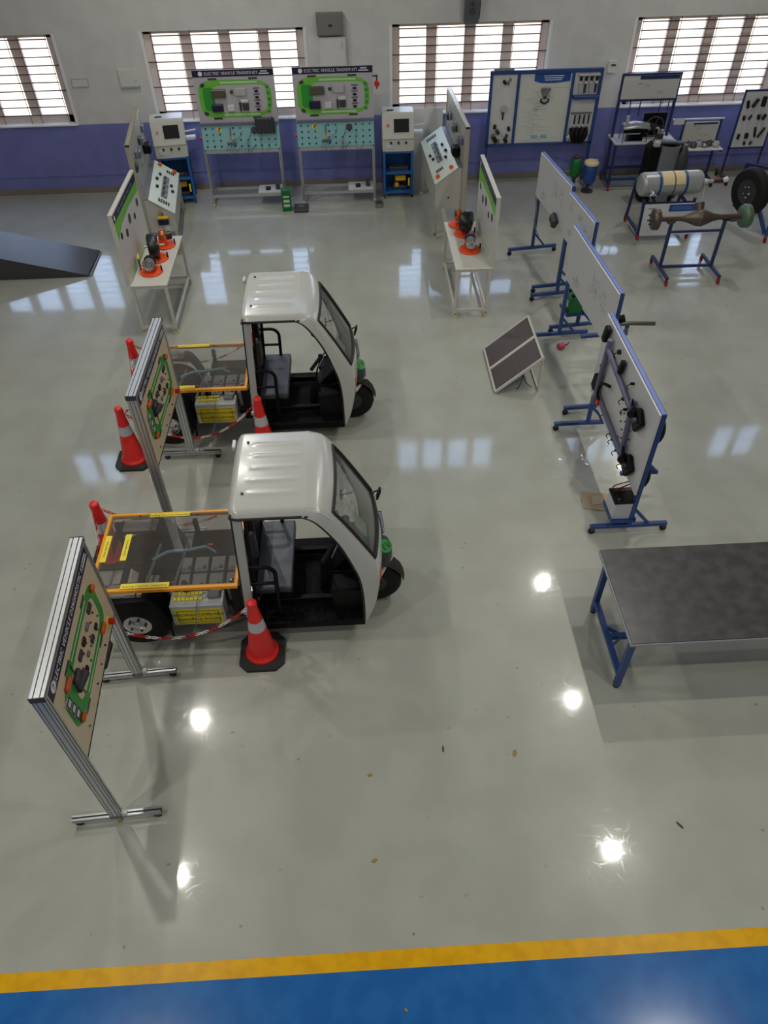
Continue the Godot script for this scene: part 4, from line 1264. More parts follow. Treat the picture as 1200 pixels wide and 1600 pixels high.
	part(b4, "red_relay", Mb.new().box(Vector3(-0.4, 0.76, 0.09), Vector3(0.06, 0.06, 0.04), 0.008), M.red)
	for k in 14:
		part(b4, "stud", Mb.new().cyl(Vector3(0.1 + (k % 5) * 0.075 + (k / 5) * 0.04, 1.0 - (k / 5) * 0.13 + (k % 2) * 0.05, 0.016), Vector3(0.1 + (k % 5) * 0.075 + (k / 5) * 0.04, 1.0 - (k / 5) * 0.13 + (k % 2) * 0.05, 0.03), 0.009, -1, 6), M.dark_grey)
	for q in [[0.78, 1.3], [0.78, 0.72]]:
		part(b4, "rear_lamp_bowl", Mb.new().sphere(Vector3(q[0] - 0.05, q[1], -0.075), Vector3(0.14, 0.16, 0.07), 16), M.black_plastic)
	part(b4, "rear_strut", Mb.new().bar(Vector3(0.3, 0.75, -0.06), Vector3(0.3, 0.32, -0.45), 0.04, 0.04), M.stand_blue)
	part(b4, "rear_strut", Mb.new().bar(Vector3(0.3, 0.32, -0.47), Vector3(0.3, 0.32, -0.06), 0.04, 0.04), M.stand_blue)
	tray(b4, Vector3(0.76, 0.19, 0.06), M.stand_blue)
	var wires := part(b4, "battery_lead", Mb.new().tube(catmull([Vector3(0.72, 0.6, 0.03), Vector3(0.68, 0.5, 0.16), Vector3(0.7, 0.44, 0.12), Vector3(0.72, 0.47, 0.08)], 6), 0.006, 6), M.hose_dark_red)
	part(b4, "battery_lead", Mb.new().tube(catmull([Vector3(0.76, 0.6, 0.03), Vector3(0.75, 0.52, 0.13), Vector3(0.76, 0.48, 0.06)], 6), 0.006, 6), M.black_paint)
	# batteries on the trays
	var bt := thing("car_battery", "white car battery with black lid on the wiring board's tray", "battery", b4.transform * Vector3(0.76, 0.1985, 0.06), b4.rotation_degrees.y)
	part(bt, "case", Mb.new().box(Vector3(0, 0.11, 0), Vector3(0.22, 0.22, 0.24), 0.008), M.battery_white)
	for k in 5:
		part(bt, "case_rib", Mb.new().box(Vector3(0.113, 0.11, -0.08 + k * 0.04), Vector3(0.006, 0.19, 0.012)), M.battery_white)
	part(bt, "lid", Mb.new().box(Vector3(0, 0.235, 0), Vector3(0.23, 0.03, 0.25), 0.006), M.black_plastic)
	part(bt, "lid_stripe", Mb.new().box(Vector3(-0.08, 0.252, 0), Vector3(0.05, 0.004, 0.2)), M.hose_dark_red)
	for z in [-0.08, 0.08]:
		part(bt, "terminal", Mb.new().cyl(Vector3(0.08, 0.25, z), Vector3(0.08, 0.27, z), 0.012, -1, 10), M.steel)
	var gb := thing("green_battery", "green car battery on a blue tray under the white sketch boards", "battery", b2.transform * Vector3(0.4, 0.308, 0.06), b2.rotation_degrees.y)
	part(gb, "case", Mb.new().box(Vector3(0, 0.12, 0), Vector3(0.24, 0.24, 0.2), 0.008), M.battery_green)
	part(gb, "lid", Mb.new().box(Vector3(0, 0.245, 0), Vector3(0.245, 0.02, 0.205), 0.004), M.battery_green)
	part(gb, "sticker", Mb.new().box(Vector3(0.0, 0.14, 0.102), Vector3(0.14, 0.1, 0.003)), M.print_pale)
	part(gb, "terminal", Mb.new().box(Vector3(0.08, 0.265, 0.05), Vector3(0.05, 0.03, 0.04)), M.black_plastic)
	part(gb, "terminal", Mb.new().box(Vector3(-0.08, 0.265, 0.05), Vector3(0.05, 0.03, 0.04)), M.black_plastic)
	part(gb, "lead", Mb.new().tube(catmull([Vector3(-0.08, 0.27, 0.05), Vector3(-0.02, 0.22, 0.12), Vector3(-0.08, 0.1, 0.125)], 5), 0.007, 6), M.panel_white)

# ---------------------------------------------------------------- motor tables
func motor_tables() -> void:
	var t := thing("motor_table", "off-white display table with upright motor board on its left side", "table", Vector3(-3.1, 0, -10.25), 90.0, "off-white motor display tables")
	var L := 1.5; var D := 0.5; var H := 0.78
	for x in [-L / 2 + 0.02, L / 2 - 0.02]:
		for z in [0.02, D - 0.02]:
			part(t, "leg", Mb.new().box(Vector3(x, 0.42, z), Vector3(0.04, 0.68, 0.04), 0.003), M.table_frame)
			var c := part(t, "caster", Mb.new().cyl(Vector3(x - 0.012, 0.035, z), Vector3(x + 0.012, 0.035, z), 0.035, -1, 12), M.cream)
			part(c, "caster_fork", Mb.new().box(Vector3(x, 0.065, z), Vector3(0.035, 0.035, 0.035)), M.steel)
		part(t, "low_rail", Mb.new().box(Vector3(x, 0.12, D / 2), Vector3(0.035, 0.035, D - 0.06)), M.table_frame)
		part(t, "top_rail", Mb.new().box(Vector3(x, 0.74, D / 2), Vector3(0.035, 0.035, D - 0.06)), M.table_frame)
		part(t, "board_post", Mb.new().box(Vector3(x, 0.78 + 0.48, -0.012), Vector3(0.045, 0.98, 0.045), 0.003), M.table_frame)
	for z in [0.02, D - 0.02]:
		part(t, "long_rail", Mb.new().box(Vector3(0, 0.12, z), Vector3(L - 0.06, 0.035, 0.035)), M.table_frame)
		part(t, "long_rail", Mb.new().box(Vector3(0, 0.74, z), Vector3(L - 0.06, 0.035, 0.035)), M.table_frame)
	part(t, "table_top", Mb.new().box(Vector3(0, H - 0.011, D / 2 + 0.0), Vector3(L + 0.02, 0.022, D + 0.02), 0.004), M.table_top)
	part(t, "board", Mb.new().box(Vector3(0, 1.27, 0.012), Vector3(L - 0.02, 0.96, 0.014)), M.panel_white)
	part(t, "board_cap", Mb.new().box(Vector3(0, 1.755, -0.006), Vector3(L + 0.02, 0.022, 0.06), 0.003), M.table_frame)
	var hd := part(t, "header", Mb.new().box(Vector3(0, 1.685, 0.02), Vector3(L - 0.04, 0.1, 0.003)), M.navy)
	part(hd, "logo_disc", Mb.new().cyl(Vector3(-0.66, 1.685, 0.021), Vector3(-0.66, 1.685, 0.0235), 0.03, -1, 14), M.white_ink)
	for k in 5:
		part(hd, "title_stroke", Mb.new().box(Vector3(-0.4 + k * 0.2, 1.685, 0.0225), Vector3(0.14, 0.024, 0.002)), M.loom_grey)
	part(t, "green_band", Mb.new().poly([Vector2(-0.72, 1.4), Vector2(-0.45, 1.5), Vector2(0.1, 1.53), Vector2(0.72, 1.5), Vector2(0.72, 1.63), Vector2(-0.72, 1.63)], 0.002, Transform3D(Basis.IDENTITY, Vector3(0, 0, 0.0192))), M.print_lime)
	part(t, "teal_band", Mb.new().poly([Vector2(-0.72, 0.8), Vector2(0.72, 0.8), Vector2(0.72, 0.92), Vector2(-0.2, 0.88), Vector2(-0.72, 1.0)], 0.002, Transform3D(Basis.IDENTITY, Vector3(0, 0, 0.0192))), M.print_pale)
	for k in 5:
		part(t, "printed_part", Mb.new().cyl(Vector3(-0.55 + k * 0.27, 1.4 - (k % 2) * 0.08, 0.02), Vector3(-0.55 + k * 0.27, 1.4 - (k % 2) * 0.08, 0.023), 0.045 + 0.012 * (k % 3), -1, 14), [M.ink_black, M.dark_grey, M.rust_brown][k % 3])
	var t2 := copy(t, "off-white display table with upright motor board on its right side", Vector3(1.94, 0, -10.38), -90.0)
	# motors on orange discs: [table, x (local), z (local), kind, label]
	var rows := [
		[t, -0.38, 0.24, 0, "silver finned motor on an orange disc, nearest on the left motor table"],
		[t, 0.02, 0.26, 1, "large black hub motor on an orange stand, middle of the left motor table"],
		[t, 0.44, 0.3, 2, "copper-wound motor on an orange disc, farthest on the left motor table"],
		[t2, 0.2, 0.24, 0, "silver and black motor on an orange disc, nearest on the right motor table"],
		[t2, -0.32, 0.25, 3, "tall black wheel motor on an orange disc, middle of the right motor table"],
		[t2, -0.64, 0.3, 2, "orange and silver wound motor on an orange disc, farthest on the right motor table"],
	]
	for q in rows:
		var p: Vector3 = (q[0] as Node3D).transform * Vector3(q[1], H, q[2])
		var m := thing("motor_sample", q[4], "motor", p, (q[0] as Node3D).rotation_degrees.y + (180.0 if q[0] == t2 else 0.0), "motors on orange discs")
		part(m, "disc", Mb.new().lathe([Vector2(0, 0), Vector2(0.15, 0), Vector2(0.158, 0.006), Vector2(0.158, 0.02), Vector2(0.15, 0.028), Vector2(0, 0.03)], Vector3.ZERO, Vector3.UP, 32), M.motor_orange)
		part(m, "upright", Mb.new().box(Vector3(0, 0.075, 0), Vector3(0.03, 0.1, 0.09), 0.004), M.motor_orange)
		part(m, "handle", Mb.new().box(Vector3(0.0, 0.05, 0.15), Vector3(0.02, 0.1, 0.02), 0.004), M.black_plastic)
		match q[3]:
			0:
				part(m, "stator", Mb.new().cyl(Vector3(-0.09, 0.14, 0), Vector3(0.02, 0.14, 0), 0.075, -1, 20), M.steel)
				part(m, "end_bell", Mb.new().lathe([Vector2(0.085, 0), Vector2(0.085, 0.05), Vector2(0.06, 0.08), Vector2(0.02, 0.09), Vector2(0, 0.09)], Vector3(0.02, 0.14, 0), Vector3.RIGHT, 20), M.motor_black)
				for k in 10:
					var a := TAU * k / 10
					part(m, "fin", Mb.new().box(Vector3(-0.1, 0.14 + sin(a) * 0.05, cos(a) * 0.05), Vector3(0.02, 0.04, 0.01), 0.0, Basis(Vector3.RIGHT, -a + PI / 2)), M.chrome)
				part(m, "winding", Mb.new().cyl(Vector3(-0.02, 0.14, -0.09), Vector3(-0.02, 0.14, -0.06), 0.04, -1, 12), M.copper)
			1, 3:
				var r := 0.17 if q[3] == 1 else 0.155
				part(m, "hub_shell", Mb.new().lathe([Vector2(0.04, -0.09), Vector2(r * 0.85, -0.09), Vector2(r, -0.07), Vector2(r, 0.02), Vector2(r * 0.92, 0.05), Vector2(r * 0.9, 0.05), Vector2(r * 0.6, 0.02), Vector2(0, 0.02)], Vector3(0, 0.2, 0), Vector3(0.2 if q[3] == 1 else 0.5, 0, -1 if q[3] == 3 else 1), 28), M.motor_black)
				part(m, "axle", Mb.new().cyl(Vector3(-0.03, 0.2, -0.14), Vector3(0.03, 0.2, 0.14), 0.015, -1, 10), M.steel)
				part(m, "hub_plate", Mb.new().cyl(Vector3(0.0, 0.2, 0.03), Vector3(0.01, 0.2, 0.06), 0.05, -1, 16), M.rust_brown)
				if q[3] == 1:
					part(m, "clip", Mb.new().box(Vector3(0.12, 0.33, 0.0), Vector3(0.04, 0.03, 0.03)), M.chrome)
			2:
				part(m, "winding", Mb.new().lathe([Vector2(0.03, 0), Vector2(0.08, 0.0), Vector2(0.09, 0.03), Vector2(0.09, 0.06), Vector2(0.08, 0.09), Vector2(0.03, 0.09)], Vector3(0, 0.15, -0.05), Vector3(0.2, 0, 1), 20), M.copper)
				part(m, "rotor", Mb.new().cyl(Vector3(0, 0.15, 0.04), Vector3(0.03, 0.15, 0.12), 0.06, -1, 18), M.motor_black)
				part(m, "bracket", Mb.new().box(Vector3(-0.06, 0.1, 0), Vector3(0.02, 0.14, 0.12), 0.004), M.motor_orange)
	var mt := thing("small_gauge", "dark gauge with yellow frame standing on the left motor table by its board", "gauge", t.transform * Vector3(-0.3, H, 0.08), 100.0)
	part(mt, "plate", Mb.new().box(Vector3(0, 0.1, 0), Vector3(0.12, 0.2, 0.02), 0.004), M.olive_metal)
	part(mt, "frame", Mb.new().box(Vector3(0, 0.2, 0.005), Vector3(0.14, 0.02, 0.03), 0.004), M.plate_yellow)

# ---------------------------------------------------------------- sloped consoles with boards
func console(label: String, p: Vector3, turn: float, hw: float, dy: float) -> Node3D:
	var t := thing("console_bench", label, "console", p, turn, "grey sloped control consoles")
	for s in [-1, 1]:
		profile_bar(t, "post", Vector3(s * hw, 0.1, 0), Vector3(s * hw, 1.76, 0), 0.075, 0.04, Vector3.RIGHT, M.profile_beige, [[-0.026, 0.02], [0.0, 0.024], [0.026, 0.02]])
		part(t, "front_leg", Mb.new().box(Vector3(s * (hw - 0.05), 0.3 + dy * 0.25, 0.44), Vector3(0.04, 0.46 + dy * 0.5, 0.04)), M.profile_beige)
		part(t, "low_rail", Mb.new().box(Vector3(s * (hw - 0.03), 0.12, 0.23), Vector3(0.035, 0.035, 0.42)), M.profile_beige)
		for z in [0.0, 0.46]:
			var c := part(t, "caster", Mb.new().cyl(Vector3(s * (hw - 0.04) - 0.012, 0.035, z), Vector3(s * (hw - 0.04) + 0.012, 0.035, z), 0.035, -1, 12), M.cream)
			part(c, "caster_fork", Mb.new().box(Vector3(s * (hw - 0.04), 0.075, z), Vector3(0.04, 0.05, 0.04)), M.steel)
	profile_bar(t, "top_rail", Vector3(-hw - 0.02, 1.78, 0), Vector3(hw + 0.02, 1.78, 0), 0.075, 0.04, Vector3.UP, M.profile_beige, [[-0.026, 0.02], [0.0, 0.024], [0.026, 0.02]])
	part(t, "board", Mb.new().box(Vector3(0, 1.45 + dy * 0.5, 0.02), Vector3(hw * 2 - 0.04, 0.62 - dy, 0.012)), M.panel_grey)
	part(t, "board_print", Mb.new().quad(Vector3(-hw + 0.03, 1.15 + dy, 0.027), Vector3(hw - 0.03, 1.15 + dy, 0.027), Vector3(hw - 0.03, 1.75, 0.027), Vector3(-hw + 0.03, 1.75, 0.027)), M.page_console)
	for k in 6:
		part(t, "board_module", Mb.new().box(Vector3(-0.75 + k * 0.3, 1.42 + 0.1 * (k % 2), 0.045), Vector3(0.16, 0.1, 0.04), 0.006), [M.dark_grey, M.mid_grey, M.loom_grey][k % 3])
	part(t, "transformer", Mb.new().box(Vector3(0.5, 1.28, 0.09), Vector3(0.2, 0.14, 0.13), 0.015), M.black_plastic)
	# body
	var prof := [Vector2(0.03, 0.52 + dy * 0.5), Vector2(0.47, 0.52 + dy * 0.5), Vector2(0.47, 0.93 + dy), Vector2(0.12, 1.17 + dy), Vector2(0.03, 1.17 + dy)]
	var fr := Transform3D(Basis(Vector3(0, 0, 1), Vector3(0, 1, 0), Vector3(-1, 0, 0)), Vector3(hw - 0.03, 0, 0))
	part(t, "body", Mb.new().poly(prof, hw * 2 - 0.06, fr), M.console_grey)
	var sl := atan2(0.24, 0.35)
	var bs := Basis(Vector3.RIGHT, sl - PI / 2)
	var fx := Transform3D(bs, Vector3(0, 1.052 + dy, 0.297))
	var fp := part(t, "sloped_panel", Mb.new().box(fx * Vector3(0, 0, 0.004), Vector3(hw * 2 - 0.02, 0.45, 0.014), 0.003, bs), M.console_face)
	var put := func(called: String, x: float, y: float, w: float, h: float, d: float, m: Material) -> void:
		part(fp, called, Mb.new().box(fx * Vector3(x, y, 0.011 + d / 2), Vector3(w, h, d), minf(0.004, d * 0.3), bs), m)
	for k in 4:
		put.call("breaker", -0.4 + k * 0.22, -0.01, 0.17, 0.1, 0.025, M.mid_grey)
		put.call("breaker_lever", -0.4 + k * 0.22, 0.01, 0.1, 0.03, 0.04, M.ink_black)
	for q in [[-0.2, 0.12], [0.1, 0.14], [0.34, 0.1], [0.1, -0.11], [-0.1, -0.14]]:
		put.call("switch", q[0], q[1], 0.06, 0.045, 0.03, M.ink_black)
	for k in 5:
		put.call("terminal_row", -hw + 0.2, -0.1 + k * 0.04, 0.1, 0.025, 0.02, M.dark_grey)
	for k in 4:
		put.call("fuse_row", 0.62, -0.12 + k * 0.035, 0.08, 0.02, 0.02, M.ink_black)
	for q in [[hw - 0.14, 0.13], [hw - 0.14, -0.13]]:
		part(fp, "stop_button", Mb.new().cyl(fx * Vector3(q[0], q[1], 0.011), fx * Vector3(q[0], q[1], 0.06), 0.035, 0.03, 14), M.amber)
	part(t, "back_shelf", Mb.new().box(Vector3(0, 1.178 + dy, 0.075), Vector3(hw * 2 - 0.06, 0.012, 0.09)), M.mid_grey)
	part(t, "lock", Mb.new().cyl(Vector3(hw - 0.032, 0.7 + dy, 0.25), Vector3(hw - 0.02, 0.7 + dy, 0.25), 0.014, -1, 10), M.dark_grey)
	return t

func consoles() -> void:
	console("grey sloped control console with framed board, right-hand one beside the back wall window", Vector3(1.84, 0, -13.2), -88.0, 0.98, 0.0)
	var hw := 0.86
	var lc := console("grey sloped control console with framed board, left-hand one behind the motor table", Vector3(-3.43, 0, -12.78), 96.0, hw, -0.23)
	var g := thing("hand_meter", "small navy meter with yellow top hung on the left console's side with a white card", "meter", lc.transform * Vector3(-hw + 0.008, 0.0, 0.28), lc.rotation_degrees.y - 90.0)
	part(g, "card", Mb.new().box(Vector3(0, 0.49, 0.004), Vector3(0.17, 0.14, 0.004)), M.panel_white)
	part(g, "case", Mb.new().box(Vector3(0, 0.6, 0.032), Vector3(0.17, 0.1, 0.06), 0.012), M.navy)
	part(g, "yellow_top", Mb.new().box(Vector3(0, 0.665, 0.032), Vector3(0.18, 0.04, 0.07), 0.012), M.yellow_part)
	part(g, "hook_strap", Mb.new().box(Vector3(0, 0.7, 0.004), Vector3(0.02, 0.06, 0.004)), M.dark_grey)

# ---------------------------------------------------------------- trainer kits at the back wall
func trainer_kits() -> void:
	var t := thing("trainer_kit", "trainer kit with green car board and teal panel, left of the two", "trainer kit", Vector3(-1.88, 0, -13.95), 0.0, "vehicle trainer kits at the back wall")
	var hw := 0.68
	var zb := -0.04
	part(t, "board", Mb.new().box(Vector3(0, 1.825, zb), Vector3(hw * 2, 0.82, 0.02), 0.003), M.panel_grey)
	var hd := part(t, "header", Mb.new().box(Vector3(0, 2.18, zb + 0.012), Vector3(hw * 2 - 0.01, 0.1, 0.004)), M.navy)
	letters(hd, "ELECTRIC VEHICLE TRAINER KIT", 0.045, M.white_ink, Transform3D(Basis.IDENTITY, Vector3(-0.03, 2.18, zb + 0.0155)))
	part(hd, "logo_disc", Mb.new().cyl(Vector3(-0.54, 2.18, zb + 0.014), Vector3(-0.54, 2.18, zb + 0.0165), 0.036, -1, 16), M.white_ink)
	for k in 2:
		part(hd, "maker_stroke", Mb.new().box(Vector3(0.52, 2.198 - k * 0.034, zb + 0.0155), Vector3(0.11 + 0.06 * k, 0.016, 0.002)), M.white_ink)
	# green car outline, blunt nose at the left
	var xf := Transform3D(Basis.IDENTITY, Vector3(-0.005, 1.79, zb + 0.0105))
	var o := []; var i := []
	for k in 56:
		var a := TAU * k / 56
		var c := cos(a); var s := sin(a)
		o.append(Vector2(signf(c) * pow(absf(c), 0.4) * 0.615, signf(s) * pow(absf(s), 0.5) * 0.295 * (1.0 - 0.12 * clampf(c, 0, 1))))
		i.append(Vector2(signf(c) * pow(absf(c), 0.3) * 0.455 + 0.08, signf(s) * pow(absf(s), 0.34) * 0.215))
	part(t, "car_outline", Mb.new().ring(o, i, 0.0015, xf), M.print_lime)
	part(t, "car_nose", Mb.new().poly(rounded(0.19, 0.36, 0.06, 4, Vector2(-0.45, 0)), 0.0022, xf), M.print_green)
	for s in [-1, 1]:
		part(t, "door_line", Mb.new().box(xf * Vector3(0.08, s * 0.25, 0.003), Vector3(0.62, 0.03, 0.002)), M.print_pale)
		for x in [-0.35, 0.33]:
			part(t, "printed_tyre", Mb.new().box(xf * Vector3(x, s * 0.305, 0.001), Vector3(0.15, 0.03, 0.002)), M.dark_grey)
		part(t, "side_mirror", Mb.new().box(xf * Vector3(-0.53, s * 0.22, 0.01), Vector3(0.07, 0.05, 0.02), 0.006, Basis(Vector3.BACK, s * 0.5)), M.dark_grey)
	var put := func(called: String, x: float, y: float, w: float, h: float, d: float, m: Material) -> MeshInstance3D:
		return part(t, called, Mb.new().box(Vector3(x, y, zb + 0.012 + d / 2), Vector3(w, h, d), minf(0.008, d * 0.25)), m)
	put.call("motor_controller", -0.28, 1.885, 0.24, 0.12, 0.06, M.olive_metal)
	put.call("battery_box", -0.33, 1.66, 0.19, 0.115, 0.06, M.navy)
	put.call("display_module", 0.09, 1.9, 0.19, 0.12, 0.04, M.light_grey)
	put.call("display_knob", -0.06, 1.9, 0.05, 0.05, 0.03, M.dark_grey)
	put.call("converter", -0.1, 1.65, 0.12, 0.1, 0.04, M.panel_white)
	put.call("relay_bank", 0.15, 1.67, 0.1, 0.11, 0.05, M.dark_grey)
	put.call("relay_arm", 0.06, 1.67, 0.03, 0.14, 0.05, M.dark_grey)
	put.call("relay_base", 0.14, 1.75, 0.13, 0.05, 0.03, M.panel_white)
	for k in 4:
		put.call("indicator", 0.36, 1.9 - k * 0.095, 0.06, 0.035, 0.02, M.ink_black)
		put.call("indicator_label", 0.36, 1.945 - k * 0.095, 0.11, 0.022, 0.003, M.loom_grey)
	for k in 5:
		put.call("tail_light", 0.565 - 0.01 * absf(k - 2), 1.97 - k * 0.095, 0.05, 0.04, 0.02, M.print_green)
	part(t, "ledge", Mb.new().box(Vector3(0, 1.405, zb + 0.03), Vector3(hw * 2 + 0.01, 0.025, 0.07)), M.loom_grey)
	# teal control panel, slightly tilted
	var bs := Basis(Vector3.RIGHT, -0.22)
	var fx := Transform3D(bs, Vector3(0, 1.195, zb + 0.06))
	var tp := part(t, "teal_panel", Mb.new().box(fx.origin, Vector3(hw * 2, 0.4, 0.02), 0.003, bs), M.teal_panel)
	var rr := RandomNumberGenerator.new()
	rr.seed = 77
	for r_ in 4:
		for k in 11:
			if k == 3 or (k == 6 and r_ < 2):
				continue
			var sm: Material = [M.ink_black, M.dark_grey, M.title_blue, M.ink_black][(k + r_) % 4]
			part(tp, "banana_socket", Mb.new().cyl(fx * Vector3(-0.6 + k * 0.12 + rr.randf_range(-0.012, 0.012), 0.14 - r_ * 0.095, 0.01), fx * Vector3(-0.6 + k * 0.12, 0.14 - r_ * 0.095, 0.028), 0.0135, -1, 8), sm)
	for q in [[-0.37, 0.12, 0.035], [-0.18, -0.01, 0.026]]:
		part(tp, "key_disc", Mb.new().cyl(fx * Vector3(q[0], q[1], 0.01), fx * Vector3(q[0], q[1], 0.014), q[2] * 1.15, -1, 16), M.label_yellow)
		part(tp, "key_knob", Mb.new().cyl(fx * Vector3(q[0], q[1], 0.014), fx * Vector3(q[0], q[1], 0.04), q[2] * 0.6, -1, 12), M.amber)
	part(tp, "lever", Mb.new().cyl(fx * Vector3(-0.18, 0.0, 0.02), fx * Vector3(-0.17, 0.15, 0.05), 0.01, -1, 8), M.mid_grey)
	for k in 6:
		part(tp, "toggle", Mb.new().box(fx * Vector3(-0.24 + k * 0.028, -0.11, 0.02), Vector3(0.012, 0.05, 0.02), 0.002, bs), M.ink_black)
	part(tp, "throttle_unit", Mb.new().box(fx * Vector3(0.24, 0.1, 0.03), Vector3(0.1, 0.08, 0.05), 0.012, bs), M.dark_grey)
	for k in 7:
		var xa := -0.15 + rr.randf_range(0, 0.7); var xb := xa + rr.randf_range(-0.2, 0.2)
		part(tp, "patch_lead", Mb.new().tube(catmull([fx * Vector3(xa, rr.randf_range(-0.05, 0.12), 0.02), fx * Vector3((xa + xb) / 2 - 0.04, -0.12, 0.09), fx * Vector3(xb, -0.2 - rr.randf_range(0.0, 0.1), 0.08), fx * Vector3(xb + 0.1, -0.14, 0.03)], 5), 0.0032, 5), [M.mid_grey, M.olive_metal, M.rust_brown][k % 3])
	# frame
	for s in [-1, 1]:
		profile_bar(t, "post", Vector3(s * (hw - 0.02), 0.08, zb - 0.02), Vector3(s * (hw - 0.02), 2.22, zb - 0.04), 0.04, 0.04, Vector3.RIGHT, M.aluminium, [[-0.012, 0.012], [0.012, 0.012]])
		profile_bar(t, "front_leg", Vector3(s * (hw - 0.02), 0.08, 0.09), Vector3(s * (hw - 0.02), 1.0, 0.09), 0.04, 0.04, Vector3.RIGHT, M.aluminium, [[-0.012, 0.012], [0.012, 0.012]])
		part(t, "side_rail", Mb.new().box(Vector3(s * (hw - 0.02), 0.2, -0.08), Vector3(0.035, 0.035, 0.34)), M.aluminium)
		part(t, "rear_leg", Mb.new().box(Vector3(s * (hw - 0.02), 0.14, -0.26), Vector3(0.035, 0.14, 0.035)), M.aluminium)
		for z in [0.09, -0.26]:
			var c := part(t, "caster", Mb.new().cyl(Vector3(s * (hw - 0.02) - 0.012, 0.035, z), Vector3(s * (hw - 0.02) + 0.012, 0.035, z), 0.035, -1, 12), M.cream)
			part(c, "caster_fork", Mb.new().box(Vector3(s * (hw - 0.02), 0.068, z), Vector3(0.036, 0.032, 0.036)), M.steel)
	part(t, "front_beam", Mb.new().box(Vector3(0, 0.975, 0.09), Vector3(hw * 2 - 0.06, 0.05, 0.035)), M.aluminium)
	part(t, "low_beam", Mb.new().box(Vector3(0, 0.2, 0.09), Vector3(hw * 2 - 0.06, 0.045, 0.035)), M.aluminium)
	part(t, "low_beam", Mb.new().box(Vector3(0, 0.2, -0.25), Vector3(hw * 2 - 0.06, 0.045, 0.035)), M.aluminium)
	part(t, "shelf", Mb.new().box(Vector3(0.42, 0.235, -0.08), Vector3(0.48, 0.02, 0.34)), M.panel_white)
	part(t, "pedal", Mb.new().box(Vector3(0.36, 0.27, -0.02), Vector3(0.09, 0.05, 0.08), 0.01), M.ink_black)
	part(t, "pedal", Mb.new().box(Vector3(0.54, 0.3, -0.04), Vector3(0.07, 0.11, 0.08), 0.01), M.dark_grey)
	part(t, "side_button", Mb.new().cyl(Vector3(-hw, 1.18, 0.0), Vector3(-hw - 0.04, 1.18, 0.0), 0.03, -1, 12), M.red)
	# left kit only: dark cover cloth hung on the board
	copy(t, "trainer kit with green car board and teal panel, right of the two", Vector3(-0.21, 0, -13.95))
	var cl := thing("cover_bag", "dark grey pleated bag hung over the left trainer kit's board", "bag", Vector3(-1.43, 1.27, -13.86))
	part(cl, "body", Mb.new().box(Vector3(0, 0.12, 0), Vector3(0.34, 0.26, 0.06), 0.025), M.dark_grey)
	for k in 5:
		part(cl, "pleat", Mb.new().cyl(Vector3(-0.13 + k * 0.065, 0.0, 0.03), Vector3(-0.13 + k * 0.065, 0.24, 0.03), 0.012, -1, 8), M.dark_grey)
	part(cl, "strap", Mb.new().box(Vector3(0.12, 0.22, -0.045), Vector3(0.03, 0.02, 0.09)), M.black_plastic)
	var es := thing("stop_switch", "red stop switch on a small arm at the right trainer kit's upper corner", "switch", Vector3(0.475, 1.93, -13.99))
	part(es, "arm", Mb.new().box(Vector3(0.03, 0.14, 0), Vector3(0.1, 0.02, 0.02)), M.dark_grey)
	part(es, "head", Mb.new().cyl(Vector3(0.06, 0.03, 0), Vector3(0.06, 0.03, 0.07), 0.045, -1, 14), M.red)
	part(es, "stem", Mb.new().cyl(Vector3(0.06, -0.06, 0), Vector3(0.06, 0.13, 0), 0.012, -1, 8), M.dark_grey)
	# boxes on the floor
	var gb := thing("green_carton", "green printed battery carton on the floor between the two trainer kits", "box", Vector3(-1.18, 0, -13.62), 5.0)
	part(gb, "carton", Mb.new().box(Vector3(0, 0.19, 0), Vector3(0.17, 0.38, 0.14), 0.005), M.battery_green)
	for k in 3:
		part(gb, "printed_block", Mb.new().box(Vector3(0, 0.27 - k * 0.08, 0.0712), Vector3(0.11, 0.05 if k else 0.03, 0.002)), M.print_pale)
	var bm := thing("floor_plate", "dark grey flat plate on the floor beside the green carton", "plate", Vector3(-0.92, 0, -13.62))
	part(bm, "slab", Mb.new().box(Vector3(0, 0.025, 0), Vector3(0.26, 0.05, 0.3), 0.008), M.dark_grey)
	part(bm, "handle", Mb.new().bar(Vector3(-0.06, 0.062, 0.0), Vector3(0.06, 0.062, 0.0), 0.02, 0.025), M.mid_grey)
	var fp := thing("foot_pedal", "small grey foot pedal on the floor right of the right trainer kit", "pedal", Vector3(0.52, 0, -13.7))
	part(fp, "base", Mb.new().box(Vector3(0, 0.03, 0), Vector3(0.13, 0.06, 0.28), 0.01), M.mid_grey)
	part(fp, "tread", Mb.new().box(Vector3(0, 0.075, 0.08), Vector3(0.1, 0.03, 0.1), 0.008, Basis(Vector3.RIGHT, 0.3)), M.dark_grey)

